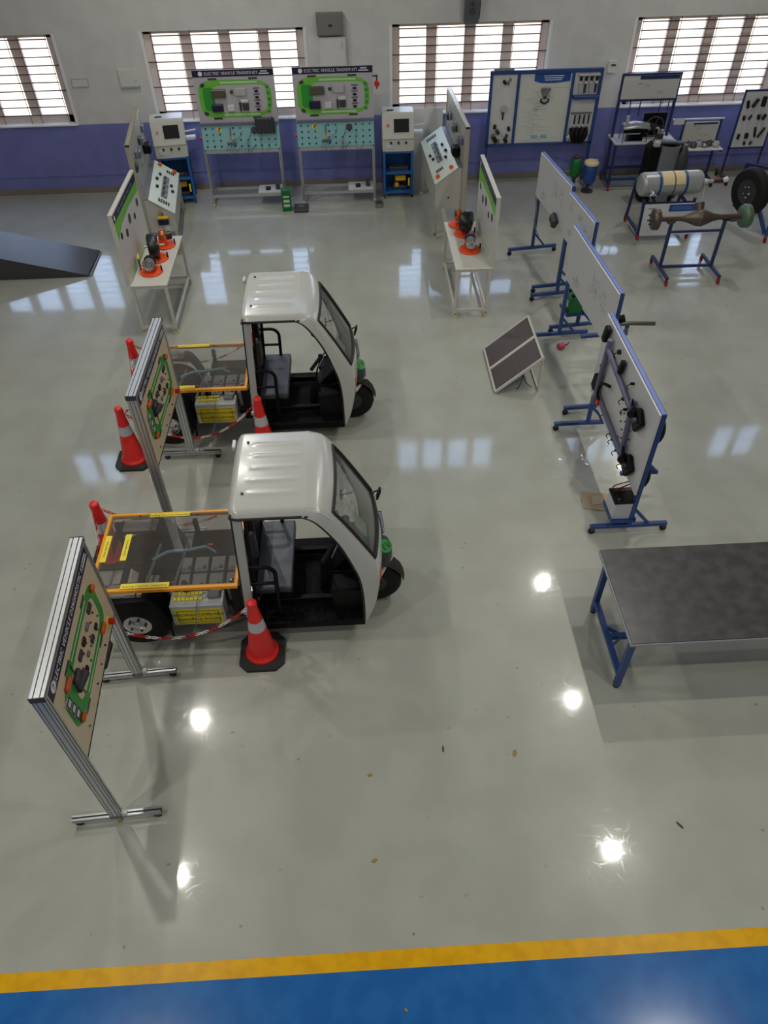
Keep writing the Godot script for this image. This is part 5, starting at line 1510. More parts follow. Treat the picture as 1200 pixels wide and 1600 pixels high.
# ---------------------------------------------------------------- beige machines on blue cabinets
func machines() -> void:
	var t := thing("test_machine", "beige screen machine on an open blue cabinet, right of the trainer kits", "machine", Vector3(0.9, 0, -14.2), 0.0, "beige machines on blue cabinets")
	for x in [-0.255, 0.255]:
		for z in [-0.2, 0.2]:
			part(t, "cabinet_post", Mb.new().box(Vector3(x, 0.46, z), Vector3(0.045, 0.78, 0.045), 0.004), M.machine_blue)
			var c := part(t, "caster", Mb.new().cyl(Vector3(x - 0.012, 0.035, z), Vector3(x + 0.012, 0.035, z), 0.035, -1, 12), M.caster_black)
			part(c, "caster_fork", Mb.new().box(Vector3(x, 0.06, z), Vector3(0.035, 0.03, 0.035)), M.dark_grey)
		part(t, "cabinet_side", Mb.new().box(Vector3(x, 0.46, 0), Vector3(0.012, 0.74, 0.36)), M.machine_blue)
	for y in [0.1, 0.45, 0.82]:
		part(t, "shelf", Mb.new().box(Vector3(0, y, 0), Vector3(0.5, 0.04, 0.42), 0.004), M.machine_blue)
	part(t, "back_panel", Mb.new().box(Vector3(0, 0.46, -0.2), Vector3(0.48, 0.72, 0.012)), M.machine_blue)
	part(t, "stored_tool", Mb.new().box(Vector3(0.0, 0.5, 0.02), Vector3(0.34, 0.06, 0.2), 0.01), M.dark_grey)
	part(t, "stored_tool", Mb.new().cyl(Vector3(0.17, 0.47, 0.1), Vector3(0.17, 0.55, 0.1), 0.04, -1, 12), M.dark_grey)
	part(t, "stored_pump", Mb.new().box(Vector3(0.05, 0.33, 0.05), Vector3(0.2, 0.1, 0.16), 0.01), M.yellow_part)
	part(t, "stored_pump", Mb.new().box(Vector3(-0.02, 0.18, 0.06), Vector3(0.08, 0.1, 0.1), 0.01), M.yellow_part)
	part(t, "stored_cable", Mb.new().box(Vector3(0.05, 0.15, 0.02), Vector3(0.3, 0.06, 0.2), 0.02), M.dark_grey)
	part(t, "yellow_strip", Mb.new().box(Vector3(0.2, 0.29, 0.21), Vector3(0.03, 0.14, 0.01)), M.label_yellow)
	# head
	var prof := [Vector2(-0.22, 0.84), Vector2(0.22, 0.84), Vector2(0.22, 1.04), Vector2(0.24, 1.06), Vector2(0.12, 1.42), Vector2(0.08, 1.45), Vector2(-0.22, 1.45)]
	var fr := Transform3D(Basis(Vector3(0, 0, 1), Vector3(0, 1, 0), Vector3(-1, 0, 0)), Vector3(0.28, 0, 0))
	part(t, "head", Mb.new().poly(prof, 0.56, fr), M.machine_beige)
	var sl := atan2(0.12, 0.36)
	var bs := Basis(Vector3.RIGHT, -sl)
	var fx := Transform3D(bs, Vector3(0, 1.24, 0.18))
	part(t, "screen_bezel", Mb.new().box(fx * Vector3(0.06, 0.02, 0.004), Vector3(0.31, 0.25, 0.01), 0.004, bs), M.machine_beige)
	part(t, "screen", Mb.new().box(fx * Vector3(0.06, 0.02, 0.008), Vector3(0.27, 0.215, 0.01), 0.003, bs), M.screen_black)
	part(t, "power_knob", Mb.new().cyl(fx * Vector3(-0.18, 0.03, 0.0), fx * Vector3(-0.18, 0.03, 0.03), 0.022, -1, 12), M.amber)
	for k in 3:
		part(t, "dial", Mb.new().cyl(Vector3(-0.13 + k * 0.135, 0.99, 0.22), Vector3(-0.13 + k * 0.135, 0.99, 0.245), 0.022, -1, 12), M.dark_grey)
	part(t, "printer_slot", Mb.new().box(Vector3(-0.15, 0.94, 0.222), Vector3(0.12, 0.08, 0.02), 0.004), M.panel_white)
	part(t, "top_handle", Mb.new().box(Vector3(-0.13, 1.456, -0.02), Vector3(0.12, 0.02, 0.04), 0.006), M.dark_grey)
	part(t, "side_arm", Mb.new().cyl(Vector3(0.28, 1.2, 0.02), Vector3(0.48, 1.22, 0.02), 0.016, -1, 8), M.panel_white)
	part(t, "side_tray", Mb.new().box(Vector3(0.37, 1.09, 0.0), Vector3(0.18, 0.06, 0.12), 0.01), M.panel_white)
	copy(t, "beige screen machine on an open blue cabinet, behind the left-hand console", Vector3(-3.2, 0, -14.25), 8.0)

# ---------------------------------------------------------------- solar panel
func solar_panel() -> void:
	var t := thing("solar_panel", "tilted pair of small solar panels in a pale frame on the floor", "solar panel", Vector3(1.76, 0, -8.24))
	var sl := atan2(0.5, 0.57)
	var bs := Basis(Vector3(cos(sl), sin(sl), 0), Vector3(0, 0, -1), Vector3(-sin(sl), cos(sl), 0))   # u up the slope, v away, n out
	var fx := Transform3D(bs, Vector3(0, 0.025, 0))
	var W := 0.76; var L := 1.02
	var bx := func(u: float, v: float, n: float, su: float, sv: float, sn: float) -> Mb: return Mb.new().box(fx * Vector3(u, v, n), Vector3(su, sv, sn), 0.002, bs)
	for v in [-0.255, 0.255]:
		part(t, "cell_sheet", bx.call(W / 2, v, 0.0, W - 0.05, 0.47, 0.012), M.solar_cell)
		for k in 3:
			part(t, "cell_line", bx.call(W * (k + 1) / 4.0, v, 0.0065, 0.006, 0.46, 0.002), M.solar_line)
	for v in [-L / 2 + 0.012, L / 2 - 0.012]:
		part(t, "frame_rail", bx.call(W / 2, v, 0.0, W, 0.024, 0.035), M.table_frame)
	part(t, "frame_rail", bx.call(W / 2, 0.0, 0.002, W - 0.02, 0.05, 0.03), M.table_frame)
	for u in [0.012, W - 0.012]:
		part(t, "frame_rail", bx.call(u, 0.0, 0.0, 0.024, L - 0.05, 0.035), M.table_frame)
	for z in [0.47, -0.47]:
		part(t, "back_leg", Mb.new().bar(Vector3(0.57, 0.0, z), Vector3(0.57, 0.52, z), 0.025, 0.025), M.table_frame)
	part(t, "base_rail", Mb.new().bar(Vector3(0.57, 0.02, -0.46), Vector3(0.57, 0.02, 0.46), 0.02, 0.02), M.table_frame)
	part(t, "cable", Mb.new().tube(catmull([Vector3(0.36, 0.3, 0.2), Vector3(0.37, 0.15, 0.36), Vector3(0.32, 0.02, 0.42), Vector3(0.3, 0.01, 0.4)], 6), 0.006, 6), M.dark_grey)
	part(t, "cable", Mb.new().tube(catmull([Vector3(0.36, 0.3, 0.2), Vector3(0.4, 0.1, 0.35), Vector3(0.5, 0.012, 0.4)], 6), 0.006, 6), M.dark_grey)
	var mk := thing("pink_spool", "small pink spool lying on the floor beside the solar panel", "spool", Vector3(2.84, 0, -8.72), 20.0)
	part(mk, "core", Mb.new().cyl(Vector3(-0.04, 0.045, 0), Vector3(0.04, 0.045, 0), 0.045, -1, 14), mat("pink", Color(0.75, 0.28, 0.42), 0.5))
	part(mk, "tail", Mb.new().tube([Vector3(0.04, 0.04, 0), Vector3(0.12, 0.03, -0.02), Vector3(0.15, 0.05, -0.03)], 0.008, 6), M.dark_grey)

# ---------------------------------------------------------------- ramp at the left
func ramp() -> void:
	var t := thing("vehicle_ramp", "black steel loading ramp sloping down to the right, cut by the left edge", "ramp", Vector3(-4.33, 0, -11.33), 0.0)
	var prof := [Vector2(0, 0.0), Vector2(0, 0.02), Vector2(-2.6, 0.70), Vector2(-3.2, 0.70), Vector2(-3.2, 0.0)]
	part(t, "side_wall", Mb.new().poly(prof, 0.03, Transform3D(Basis.IDENTITY, Vector3(0, 0, -0.03))), M.ramp_steel)
	part(t, "side_wall", Mb.new().poly(prof, 0.03, Transform3D(Basis.IDENTITY, Vector3(0, 0, -0.86))), M.ramp_steel)
	part(t, "tread_plate", Mb.new().poly([Vector2(0.02, 0.018), Vector2(0.02, 0.03), Vector2(-2.6, 0.715), Vector2(-3.2, 0.715), Vector2(-3.2, 0.70), Vector2(-2.6, 0.70)], 0.87, Transform3D(Basis.IDENTITY, Vector3(0, 0, -0.865))), M.ramp_steel)
	part(t, "toe_lip", Mb.new().box(Vector3(0.03, 0.008, -0.43), Vector3(0.06, 0.014, 0.84), 0.003, Basis(Vector3.UP, 0.02)), M.ramp_steel)

# ---------------------------------------------------------------- back right corner
func caster_at(t: Node3D, x: float, z: float, m: Material) -> void:
	var c := part(t, "caster", Mb.new().cyl(Vector3(x - 0.014, 0.035, z), Vector3(x + 0.014, 0.035, z), 0.035, -1, 14), m)
	part(c, "caster_fork", Mb.new().box(Vector3(x, 0.07, z), Vector3(0.045, 0.045, 0.045), 0.004), m)

func right_corner() -> void:
	var r := RandomNumberGenerator.new()
	r.seed = 21
	# wide parts board against the wall
	var t := thing("parts_board", "wide blue framed board with three white panels of engine parts, at the back wall", "display board", Vector3(3.56, 0, -14.4), 0.0)
	var fr := Mb.new()
	for q in [[-0.985, 1.35, 0.05, 1.24], [-0.5, 1.35, 0.05, 1.2], [0.47, 1.35, 0.05, 1.2], [0.965, 1.35, 0.06, 1.24]]:
		part(t, "frame_upright", Mb.new().box(Vector3(q[0], q[1], 0), Vector3(q[2], q[3], 0.05), 0.004), M.stand_blue)
	part(t, "frame_rail", Mb.new().box(Vector3(-0.01, 1.95, 0), Vector3(2.0, 0.06, 0.055), 0.004), M.stand_blue)
	part(t, "frame_rail", Mb.new().box(Vector3(-0.01, 0.745, 0), Vector3(1.98, 0.05, 0.05), 0.004), M.stand_blue)
	for x in [-0.985, 0.965]:
		part(t, "leg", Mb.new().box(Vector3(x, 0.4, 0), Vector3(0.045, 0.65, 0.045)), M.stand_blue)
		part(t, "foot_bar", Mb.new().box(Vector3(x, 0.08, 0.05), Vector3(0.045, 0.045, 0.5)), M.stand_blue)
		caster_at(t, x, 0.27, M.caster_red)
		caster_at(t, x, -0.17, M.caster_red)
	part(t, "panel", Mb.new().box(Vector3(-0.74, 1.345, -0.005), Vector3(0.44, 1.15, 0.012)), M.panel_white)
	part(t, "panel", Mb.new().box(Vector3(-0.015, 1.345, -0.005), Vector3(0.92, 1.15, 0.012)), M.panel_white)
	part(t, "panel", Mb.new().box(Vector3(0.715, 1.345, -0.005), Vector3(0.44, 1.15, 0.012)), M.panel_white)
	part(t, "print", Mb.new().quad(Vector3(-0.45, 0.79, 0.003), Vector3(0.42, 0.79, 0.003), Vector3(0.42, 1.74, 0.003), Vector3(-0.45, 1.74, 0.003)), M.page_big)
	part(t, "title_band", Mb.new().poly([Vector2(-0.22, 1.8), Vector2(-0.1, 1.765), Vector2(0.15, 1.76), Vector2(0.42, 1.785), Vector2(0.42, 1.92), Vector2(-0.22, 1.92)], 0.003, Transform3D(Basis.IDENTITY, Vector3(0, 0, 0.002))), M.title_blue)
	for k in 3:
		part(t, "title_stroke", Mb.new().box(Vector3(0.12, 1.875 - k * 0.032, 0.0055), Vector3(0.36 - 0.03 * k, 0.012, 0.001)), M.white_ink)
	for x in [-0.11, 0.07]:
		part(t, "printed_block", Mb.new().box(Vector3(x, 0.87, 0.0045), Vector3(0.12, 0.06, 0.002)), M.teal_panel)
	var pl := part(t, "valve_unit", Mb.new().cyl(Vector3(0, 1.62, 0.0), Vector3(0, 1.62, 0.08), 0.075, 0.05, 16), M.steel)
	part(pl, "valve_arm", Mb.new().box(Vector3(0, 1.67, 0.03), Vector3(0.18, 0.05, 0.03), 0.01), M.mid_grey)
	part(pl, "valve_ring", Mb.new().tube([Vector3(-0.06, 1.52, 0.03), Vector3(-0.07, 1.47, 0.03), Vector3(0, 1.44, 0.03), Vector3(0.07, 1.47, 0.03), Vector3(0.06, 1.52, 0.03)], 0.016, 8), M.ink_black)
	part(pl, "valve_neck", Mb.new().cyl(Vector3(0, 1.52, 0.03), Vector3(0, 1.6, 0.03), 0.03, -1, 10), M.dark_grey)
	part(t, "gear_disc", Mb.new().cyl(Vector3(-0.72, 1.37, 0.0), Vector3(-0.72, 1.37, 0.04), 0.06, -1, 18), M.light_grey)
	part(t, "gear_disc", Mb.new().cyl(Vector3(-0.735, 1.3, 0.0), Vector3(-0.735, 1.3, 0.05), 0.025, -1, 12), M.dark_grey)
	part(t, "shaft", Mb.new().cyl(Vector3(-0.73, 1.19, 0.03), Vector3(-0.73, 1.27, 0.03), 0.014, -1, 8), M.ink_black)
	for q in [[-0.75, 1.8, 0.05], [-0.68, 1.79, 0.04], [-0.65, 1.84, 0.03], [-0.86, 1.07, 0.05], [-0.8, 0.98, 0.06], [-0.88, 0.92, 0.05], [-0.84, 0.85, 0.07], [-0.78, 0.81, 0.06], [-0.6, 1.03, 0.05], [-0.63, 0.9, 0.05], [-0.64, 0.83, 0.06]]:
		part(t, "small_part", Mb.new().box(Vector3(q[0], q[1], 0.025), Vector3(q[2], q[2] * 1.6, 0.05), 0.012, Basis(Vector3.BACK, r.randf_range(-0.8, 0.8))), [M.ink_black, M.dark_grey, M.mid_grey][r.randi() % 3])
	# injectors and coils on the right panel
	part(t, "fuel_rail", Mb.new().cyl(Vector3(0.55, 1.88, 0.05), Vector3(0.93, 1.88, 0.05), 0.02, -1, 10), M.light_grey)
	for k in 4:
		part(t, "injector", Mb.new().cyl(Vector3(0.6 + k * 0.095, 1.8, 0.05), Vector3(0.6 + k * 0.095, 1.87, 0.05), 0.026, -1, 10), M.ink_black)
		part(t, "injector_tube", Mb.new().cyl(Vector3(0.6 + k * 0.095, 1.6, 0.04), Vector3(0.6 + k * 0.095, 1.75, 0.04), 0.02, -1, 10), M.dark_grey if k % 2 == 1 else M.light_grey)
		part(t, "injector_cap", Mb.new().cyl(Vector3(0.6 + k * 0.095, 1.75, 0.04), Vector3(0.6 + k * 0.095, 1.79, 0.04), 0.03, -1, 10), M.panel_white)
		part(t, "spark_coil", Mb.new().cyl(Vector3(0.6 + k * 0.085, 1.08, 0.04), Vector3(0.6 + k * 0.085, 1.23, 0.04), 0.014, -1, 8), M.ink_black)
		part(t, "spark_base", Mb.new().sphere(Vector3(0.6 + k * 0.085, 1.05, 0.04), Vector3(0.03, 0.03, 0.03), 10), M.light_grey)
		part(t, "manifold_runner", Mb.new().tube(catmull([Vector3(0.56 + k * 0.09, 1.0, 0.05), Vector3(0.56 + k * 0.085, 0.93, 0.14), Vector3(0.6 + k * 0.06, 0.84, 0.13), Vector3(0.64 + k * 0.045, 0.79, 0.06)], 5), 0.042, 10), M.black_plastic)
	part(t, "parts_shelf", Mb.new().box(Vector3(0.73, 1.535, 0.05), Vector3(0.46, 0.05, 0.12), 0.004), M.stand_blue)
	part(t, "coil_rail", Mb.new().box(Vector3(0.71, 1.26, 0.02), Vector3(0.38, 0.02, 0.03)), M.mid_grey)
	part(t, "throttle_body", Mb.new().cyl(Vector3(0.5, 0.86, 0.08), Vector3(0.56, 0.9, 0.1), 0.05, -1, 12), M.chrome)
	part(t, "hose", Mb.new().tube(catmull([Vector3(0.92, 0.9, 0.06), Vector3(0.9, 0.7, 0.1), Vector3(0.93, 0.5, 0.06), Vector3(0.92, 0.42, 0.1)], 5), 0.012, 6), M.tank_blue)
	part(t, "top_tube", Mb.new().cyl(Vector3(-0.95, 1.99, 0.0), Vector3(-0.6, 1.99, 0.0), 0.03, -1, 8), M.mid_grey)
	# blue filter tank and green tank in front
	var bk := thing("blue_tank", "blue cylindrical tank with cream lid standing at the foot of the parts board", "tank", Vector3(4.5, 0, -13.98))
	part(bk, "body", Mb.new().lathe([Vector2(0, 0.12), Vector2(0.05, 0.12), Vector2(0.1, 0.17), Vector2(0.12, 0.22), Vector2(0.125, 0.5), Vector2(0, 0.5)], Vector3.ZERO, Vector3.UP, 24), M.tank_blue)
	part(bk, "lid", Mb.new().lathe([Vector2(0.13, 0.5), Vector2(0.135, 0.52), Vector2(0.13, 0.55), Vector2(0.1, 0.565), Vector2(0, 0.565)], Vector3.ZERO, Vector3.UP, 24), M.cream)
	part(bk, "lid_knob", Mb.new().cyl(Vector3(0.1, 0.56, 0.02), Vector3(0.1, 0.6, 0.02), 0.03, -1, 12), M.chrome)
	part(bk, "stem", Mb.new().cyl(Vector3(0, 0.02, 0), Vector3(0, 0.13, 0), 0.03, -1, 10), M.dark_grey)
	part(bk, "base", Mb.new().cyl(Vector3.ZERO, Vector3(0, 0.025, 0), 0.11, -1, 20), M.dark_grey)
	var gk := thing("green_tank", "small green tank with red cap next to the blue tank", "tank", Vector3(4.24, 0, -14.08))
	part(gk, "body", Mb.new().lathe([Vector2(0, 0.22), Vector2(0.07, 0.24), Vector2(0.1, 0.32), Vector2(0.11, 0.45), Vector2(0.09, 0.55), Vector2(0.06, 0.58), Vector2(0, 0.58)], Vector3.ZERO, Vector3.UP, 20), M.battery_green)
	part(gk, "cap", Mb.new().sphere(Vector3(-0.01, 0.6, 0.01), Vector3(0.055, 0.04, 0.05), 12), M.hose_dark_red)
	part(gk, "stand", Mb.new().cyl(Vector3.ZERO, Vector3(0, 0.24, 0), 0.025, 0.04, 10), M.dark_grey)
	part(gk, "foot", Mb.new().cyl(Vector3.ZERO, Vector3(0, 0.02, 0), 0.08, -1, 14), M.dark_grey)
	# dashboard table
	var d := thing("dashboard_table", "blue wheeled table with white top and framed wiring chart above it, below the right window", "table", Vector3(5.42, 0, -14.3))
	for x in [-0.52, 0.5]:
		part(d, "upright", Mb.new().box(Vector3(x, 1.0, -0.02), Vector3(0.045, 1.76, 0.045), 0.003), M.stand_navy)
		part(d, "front_leg", Mb.new().box(Vector3(x, 0.45, 0.3), Vector3(0.04, 0.7, 0.04)), M.stand_navy)
		part(d, "foot_bar", Mb.new().box(Vector3(x, 0.13, 0.05), Vector3(0.04, 0.04, 0.6)), M.stand_blue)
		caster_at(d, x, 0.32, M.caster_red)
		caster_at(d, x, -0.22, M.caster_red)
	part(d, "low_rail", Mb.new().box(Vector3(-0.01, 0.2, 0.3), Vector3(1.0, 0.04, 0.04)), M.stand_blue)
	part(d, "low_rail", Mb.new().box(Vector3(-0.01, 0.3, -0.02), Vector3(1.0, 0.04, 0.04)), M.stand_navy)
	part(d, "chart", Mb.new().box(Vector3(-0.01, 1.675, 0.0), Vector3(1.0, 0.38, 0.02)), M.panel_white)
	part(d, "chart_print", Mb.new().quad(Vector3(-0.49, 1.49, 0.0115), Vector3(0.47, 1.49, 0.0115), Vector3(0.47, 1.8, 0.0115), Vector3(-0.49, 1.8, 0.0115)), M.page_small)
	part(d, "chart_title", Mb.new().box(Vector3(0.13, 1.83, 0.0115), Vector3(0.7, 0.06, 0.002)), M.stand_navy)
	for y in [1.47, 1.885]:
		part(d, "chart_rail", Mb.new().box(Vector3(-0.01, y, 0.0), Vector3(1.06, 0.035, 0.04)), M.stand_navy)
	part(d, "table_top", Mb.new().poly(rounded(1.14, 0.52, 0.04, 3), 0.025, Transform3D(Basis(Vector3.RIGHT, -PI / 2), Vector3(0.02, 0.82, 0.06))), M.panel_white)
	for x in [-0.3, -0.12, 0.25, 0.4]:
		part(d, "hook_bar", Mb.new().bar(Vector3(x, 1.2, -0.01), Vector3(x, 1.47, -0.01), 0.015, 0.015), M.stand_navy)
	var hd := thing("instrument_hood", "black car instrument hood on legs standing on the white-topped table", "car part", Vector3(5.22, 0.846, -14.12))
	var hood := []
	for k in 9:
		var a := deg_to_rad(lerpf(20, 160, k / 8.0))
		hood.append([Vector3(-0.24, 0.2 + sin(a) * 0.1, cos(a) * 0.16), Vector3(0.0, 0.22 + sin(a) * 0.11, cos(a) * 0.17), Vector3(0.24, 0.2 + sin(a) * 0.1, cos(a) * 0.16)])
	part(hd, "hood", sheet(hood, 0.012, true), M.gloss_grey)
	part(hd, "fascia", Mb.new().box(Vector3(0, 0.2, 0.1), Vector3(0.44, 0.08, 0.06), 0.015), M.black_plastic)
	part(hd, "reflector", Mb.new().box(Vector3(-0.02, 0.08, 0.1), Vector3(0.34, 0.12, 0.02), 0.004), M.chrome)
	for x in [-0.22, 0.22]:
		part(hd, "leg", Mb.new().cyl(Vector3(x, 0, 0.12), Vector3(x, 0.2, 0.1), 0.008, -1, 6), M.dark_grey)
		part(hd, "leg", Mb.new().cyl(Vector3(x, 0, -0.1), Vector3(x, 0.22, -0.1), 0.008, -1, 6), M.dark_grey)
	part(hd, "switch_knob", Mb.new().cyl(Vector3(-0.15, 0.3, 0), Vector3(-0.15, 0.42, -0.02), 0.03, -1, 10), M.light_grey)
	var rf := thing("radiator_fan", "black square radiator fan panel leaning behind the instrument hood", "car part", Vector3(5.6, 0.85, -14.22))
	part(rf, "panel", Mb.new().box(Vector3(0, 0.22, 0), Vector3(0.42, 0.42, 0.04), 0.01), M.black_plastic)
	part(rf, "fan_ring", Mb.new().lathe([Vector2(0.17, 0), Vector2(0.18, 0.03), Vector2(0.16, 0.04), Vector2(0.15, 0.01)], Vector3(0, 0.2, 0.02), Vector3.BACK, 24), M.dark_grey)
	part(rf, "fan_hub", Mb.new().cyl(Vector3(0, 0.2, 0.02), Vector3(0, 0.2, 0.06), 0.06, -1, 16), M.dark_grey)
	for k in 5:
		part(rf, "blade", Mb.new().box(Vector3(cos(TAU * k / 5) * 0.1, 0.2 + sin(TAU * k / 5) * 0.1, 0.035), Vector3(0.1, 0.04, 0.008), 0.0, Basis(Vector3.BACK, TAU * k / 5) * Basis(Vector3.RIGHT, 0.4)), M.dark_grey)
	var ca := thing("carburettor", "grey metal carburettor sample on the right half of the white-topped table", "car part", Vector3(5.68, 0.846, -14.03))
	part(ca, "body", Mb.new().box(Vector3(0, 0.08, 0), Vector3(0.12, 0.16, 0.1), 0.02), M.rust_brown)
	part(ca, "spout", Mb.new().tube(catmull([Vector3(-0.03, 0.14, 0), Vector3(-0.05, 0.22, 0.02), Vector3(-0.1, 0.24, 0.02)], 4), 0.02, 8), M.light_grey)
	part(ca, "flange", Mb.new().cyl(Vector3(-0.1, 0.01, 0.05), Vector3(-0.06, 0.07, 0.02), 0.03, -1, 10), M.dark_grey)
	part(ca, "cap", Mb.new().cyl(Vector3(0.03, 0.16, 0), Vector3(0.03, 0.2, 0), 0.03, -1, 10), M.light_grey)
	# dark moulded housing
	var bh := thing("moulded_housing", "large black moulded housing with grey curved front, behind the silver cylinder", "car part", Vector3(5.6, 0, -13.4), -8.0)
	part(bh, "shell", Mb.new().box(Vector3(0, 0.52, -0.06), Vector3(0.68, 1.04, 0.3), 0.08), M.black_plastic)
	var cg := []
	for k in 9:
		var a := deg_to_rad(lerpf(-20, 200, k / 8.0))
		cg.append([Vector3(0.06 - cos(a) * 0.17, 0.05, 0.06 + sin(a) * 0.1), Vector3(0.06 - cos(a) * 0.17, 1.02, 0.06 + sin(a) * 0.1)])
	part(bh, "curved_front", sheet(cg, 0.01), M.gloss_grey)
	part(bh, "top_bracket", Mb.new().box(Vector3(-0.05, 1.06, 0.03), Vector3(0.4, 0.06, 0.14), 0.02), M.dark_grey)
	part(bh, "top_bracket", Mb.new().box(Vector3(-0.2, 1.05, 0.1), Vector3(0.12, 0.1, 0.08), 0.02), M.light_grey)
	part(bh, "tank_lobe", Mb.new().sphere(Vector3(0.3, 0.55, 0.02), Vector3(0.14, 0.48, 0.16), 16), M.dark_grey)
	# small table
	var s := thing("sample_table", "small blue framed table with a chart and loose metal samples, below the right window", "table", Vector3(6.55, 0, -14.3))
	for x in [-0.35, 0.33]:
		part(s, "upright", Mb.new().box(Vector3(x, 0.62, 0), Vector3(0.035, 0.98, 0.035)), M.stand_navy)
		part(s, "foot_bar", Mb.new().box(Vector3(x, 0.1, 0.1), Vector3(0.04, 0.04, 0.5)), M.stand_navy)
		part(s, "shelf_arm", Mb.new().box(Vector3(x, 0.66, 0.17), Vector3(0.03, 0.03, 0.32)), M.stand_navy)
		caster_at(s, x, 0.32, M.caster_black)
		caster_at(s, x, -0.12, M.caster_black)
	part(s, "chart", Mb.new().box(Vector3(-0.01, 0.9, 0.0), Vector3(0.64, 0.34, 0.014)), M.panel_white)
	part(s, "chart_print", Mb.new().quad(Vector3(-0.32, 0.74, 0.0085), Vector3(0.3, 0.74, 0.0085), Vector3(0.3, 1.06, 0.0085), Vector3(-0.32, 1.06, 0.0085)), M.page_small)
	part(s, "chart_title", Mb.new().box(Vector3(0.05, 1.04, 0.01), Vector3(0.45, 0.03, 0.002)), M.stand_navy)
	part(s, "shelf", Mb.new().box(Vector3(0.0, 0.685, 0.17), Vector3(0.72, 0.02, 0.34), 0.004), M.panel_white)
	part(s, "white_rod", Mb.new().bar(Vector3(-0.58, 1.12, 0.0), Vector3(0.38, 1.12, 0.0), 0.03, 0.02), M.fitting_white)
	part(s, "paper_tag", Mb.new().box(Vector3(-0.46, 1.09, 0.02), Vector3(0.2, 0.1, 0.004)), M.fitting_white)
	for k in 6:
		var nm: Array = [["gear", "coiled steel gear sample lying leftmost on the small sample table"], ["gear", "steel toothed gear second from the left on the small sample table"], ["piston", "pale steel piston third from the left on the small sample table"], ["piston", "bright steel piston fourth from the left on the small sample table"], ["gear", "dark steel gear fifth from the left on the small sample table"], ["gear", "dark brown gear case rightmost on the small sample table"]][k]
		var g := thing("metal_" + nm[0], nm[1], nm[0], Vector3(6.28 + k * 0.105, 0.695, -14.15 + 0.06 * (k % 2)), r.randf_range(0, 90))
		part(g, "ring", Mb.new().lathe([Vector2(0.025, 0), Vector2(0.055, 0), Vector2(0.06, 0.02), Vector2(0.055, 0.06 + 0.02 * (k % 3)), Vector2(0.025, 0.06 + 0.02 * (k % 3))], Vector3.ZERO, Vector3(0.3 * (k % 2), 1, 0), 14), [M.steel, M.rust_brown, M.light_grey][k % 3])
		part(g, "pin", Mb.new().cyl(Vector3(0, 0.01, 0), Vector3(0.01, 0.11, 0.02), 0.016, -1, 8), M.steel)
	# board of black samples, cut by the right edge
	var k_ := thing("sample_board", "grey board of black sample parts on a blue stand, cut by the right edge", "display board", Vector3(7.52, 0, -14.32))
	part(k_, "panel", Mb.new().box(Vector3(0, 1.07, 0), Vector3(0.62, 0.95, 0.016)), M.panel_white)
	for q in [[-0.325, 1.07, 0.03, 1.0], [0.325, 1.07, 0.03, 1.0]]:
		part(k_, "frame_upright", Mb.new().box(Vector3(q[0], q[1], -0.004), Vector3(q[2], q[3], 0.03)), M.stand_navy)
		part(k_, "leg", Mb.new().box(Vector3(q[0], 0.33, -0.004), Vector3(0.03, 0.5, 0.03)), M.stand_navy)
		part(k_, "foot_bar", Mb.new().box(Vector3(q[0], 0.09, 0.04), Vector3(0.045, 0.045, 0.6)), M.olive_metal)
		caster_at(k_, q[0], 0.3, M.caster_black)
		caster_at(k_, q[0], -0.2, M.caster_black)
	for y in [0.58, 1.56]:
		part(k_, "frame_rail", Mb.new().box(Vector3(0, y, -0.004), Vector3(0.68, 0.03, 0.03)), M.stand_navy)
	var bi := 0
	for q in [[-0.23, 1.34, 0.05, 0.14], [-0.1, 1.36, 0.06, 0.16], [0.05, 1.38, 0.08, 0.17], [0.2, 1.36, 0.07, 0.15], [-0.23, 1.11, 0.05, 0.09], [-0.12, 1.12, 0.04, 0.09], [0.04, 1.12, 0.06, 0.09], [0.14, 1.12, 0.06, 0.1], [-0.23, 0.79, 0.05, 0.1], [-0.08, 0.8, 0.07, 0.1], [0.06, 0.86, 0.04, 0.19], [0.18, 0.85, 0.04, 0.2], [-0.08, 0.67, 0.04, 0.07], [0.04, 0.67, 0.04, 0.07]]:
		part(k_, "black_sample", Mb.new().box(Vector3(q[0], q[1], 0.03), Vector3(q[2], q[3], 0.045), 0.014, Basis(Vector3.BACK, [0.25, -0.5, 0.0, 0.1, 0.2, -0.5][bi % 6])), M.ink_black)
		bi += 1
	# silver cylinder on a stand with an info board
	var c := thing("cylinder_stand", "blue wheeled stand holding the silver cylinder, with white info board in front", "stand", Vector3(5.28, 0, -12.2))
	for x in [-0.43, 0.42]:
		part(c, "front_leg", Mb.new().bar(Vector3(x, 0.1, 0.3), Vector3(x, 0.66, 0.22), 0.04, 0.04), M.stand_navy)
		part(c, "rear_leg", Mb.new().bar(Vector3(x, 0.1, -0.42), Vector3(x, 0.8, -0.3), 0.04, 0.04), M.stand_navy)
		part(c, "foot_bar", Mb.new().bar(Vector3(x, 0.12, -0.45), Vector3(x, 0.12, 0.32), 0.04, 0.04), M.stand_navy)
		part(c, "cradle", Mb.new().bar(Vector3(x * 0.6, 0.625, 0.26), Vector3(x * 0.6, 0.625, -0.34), 0.04, 0.04), M.stand_navy)
		caster_at(c, x, 0.3, M.caster_red)
		caster_at(c, x, -0.44, M.caster_red)
	part(c, "cross_bar", Mb.new().bar(Vector3(-0.43, 0.6, 0.24), Vector3(0.42, 0.6, 0.24), 0.03, 0.03), M.stand_navy)
	part(c, "cross_bar", Mb.new().bar(Vector3(-0.43, 0.66, -0.32), Vector3(0.42, 0.66, -0.32), 0.03, 0.03), M.stand_navy)
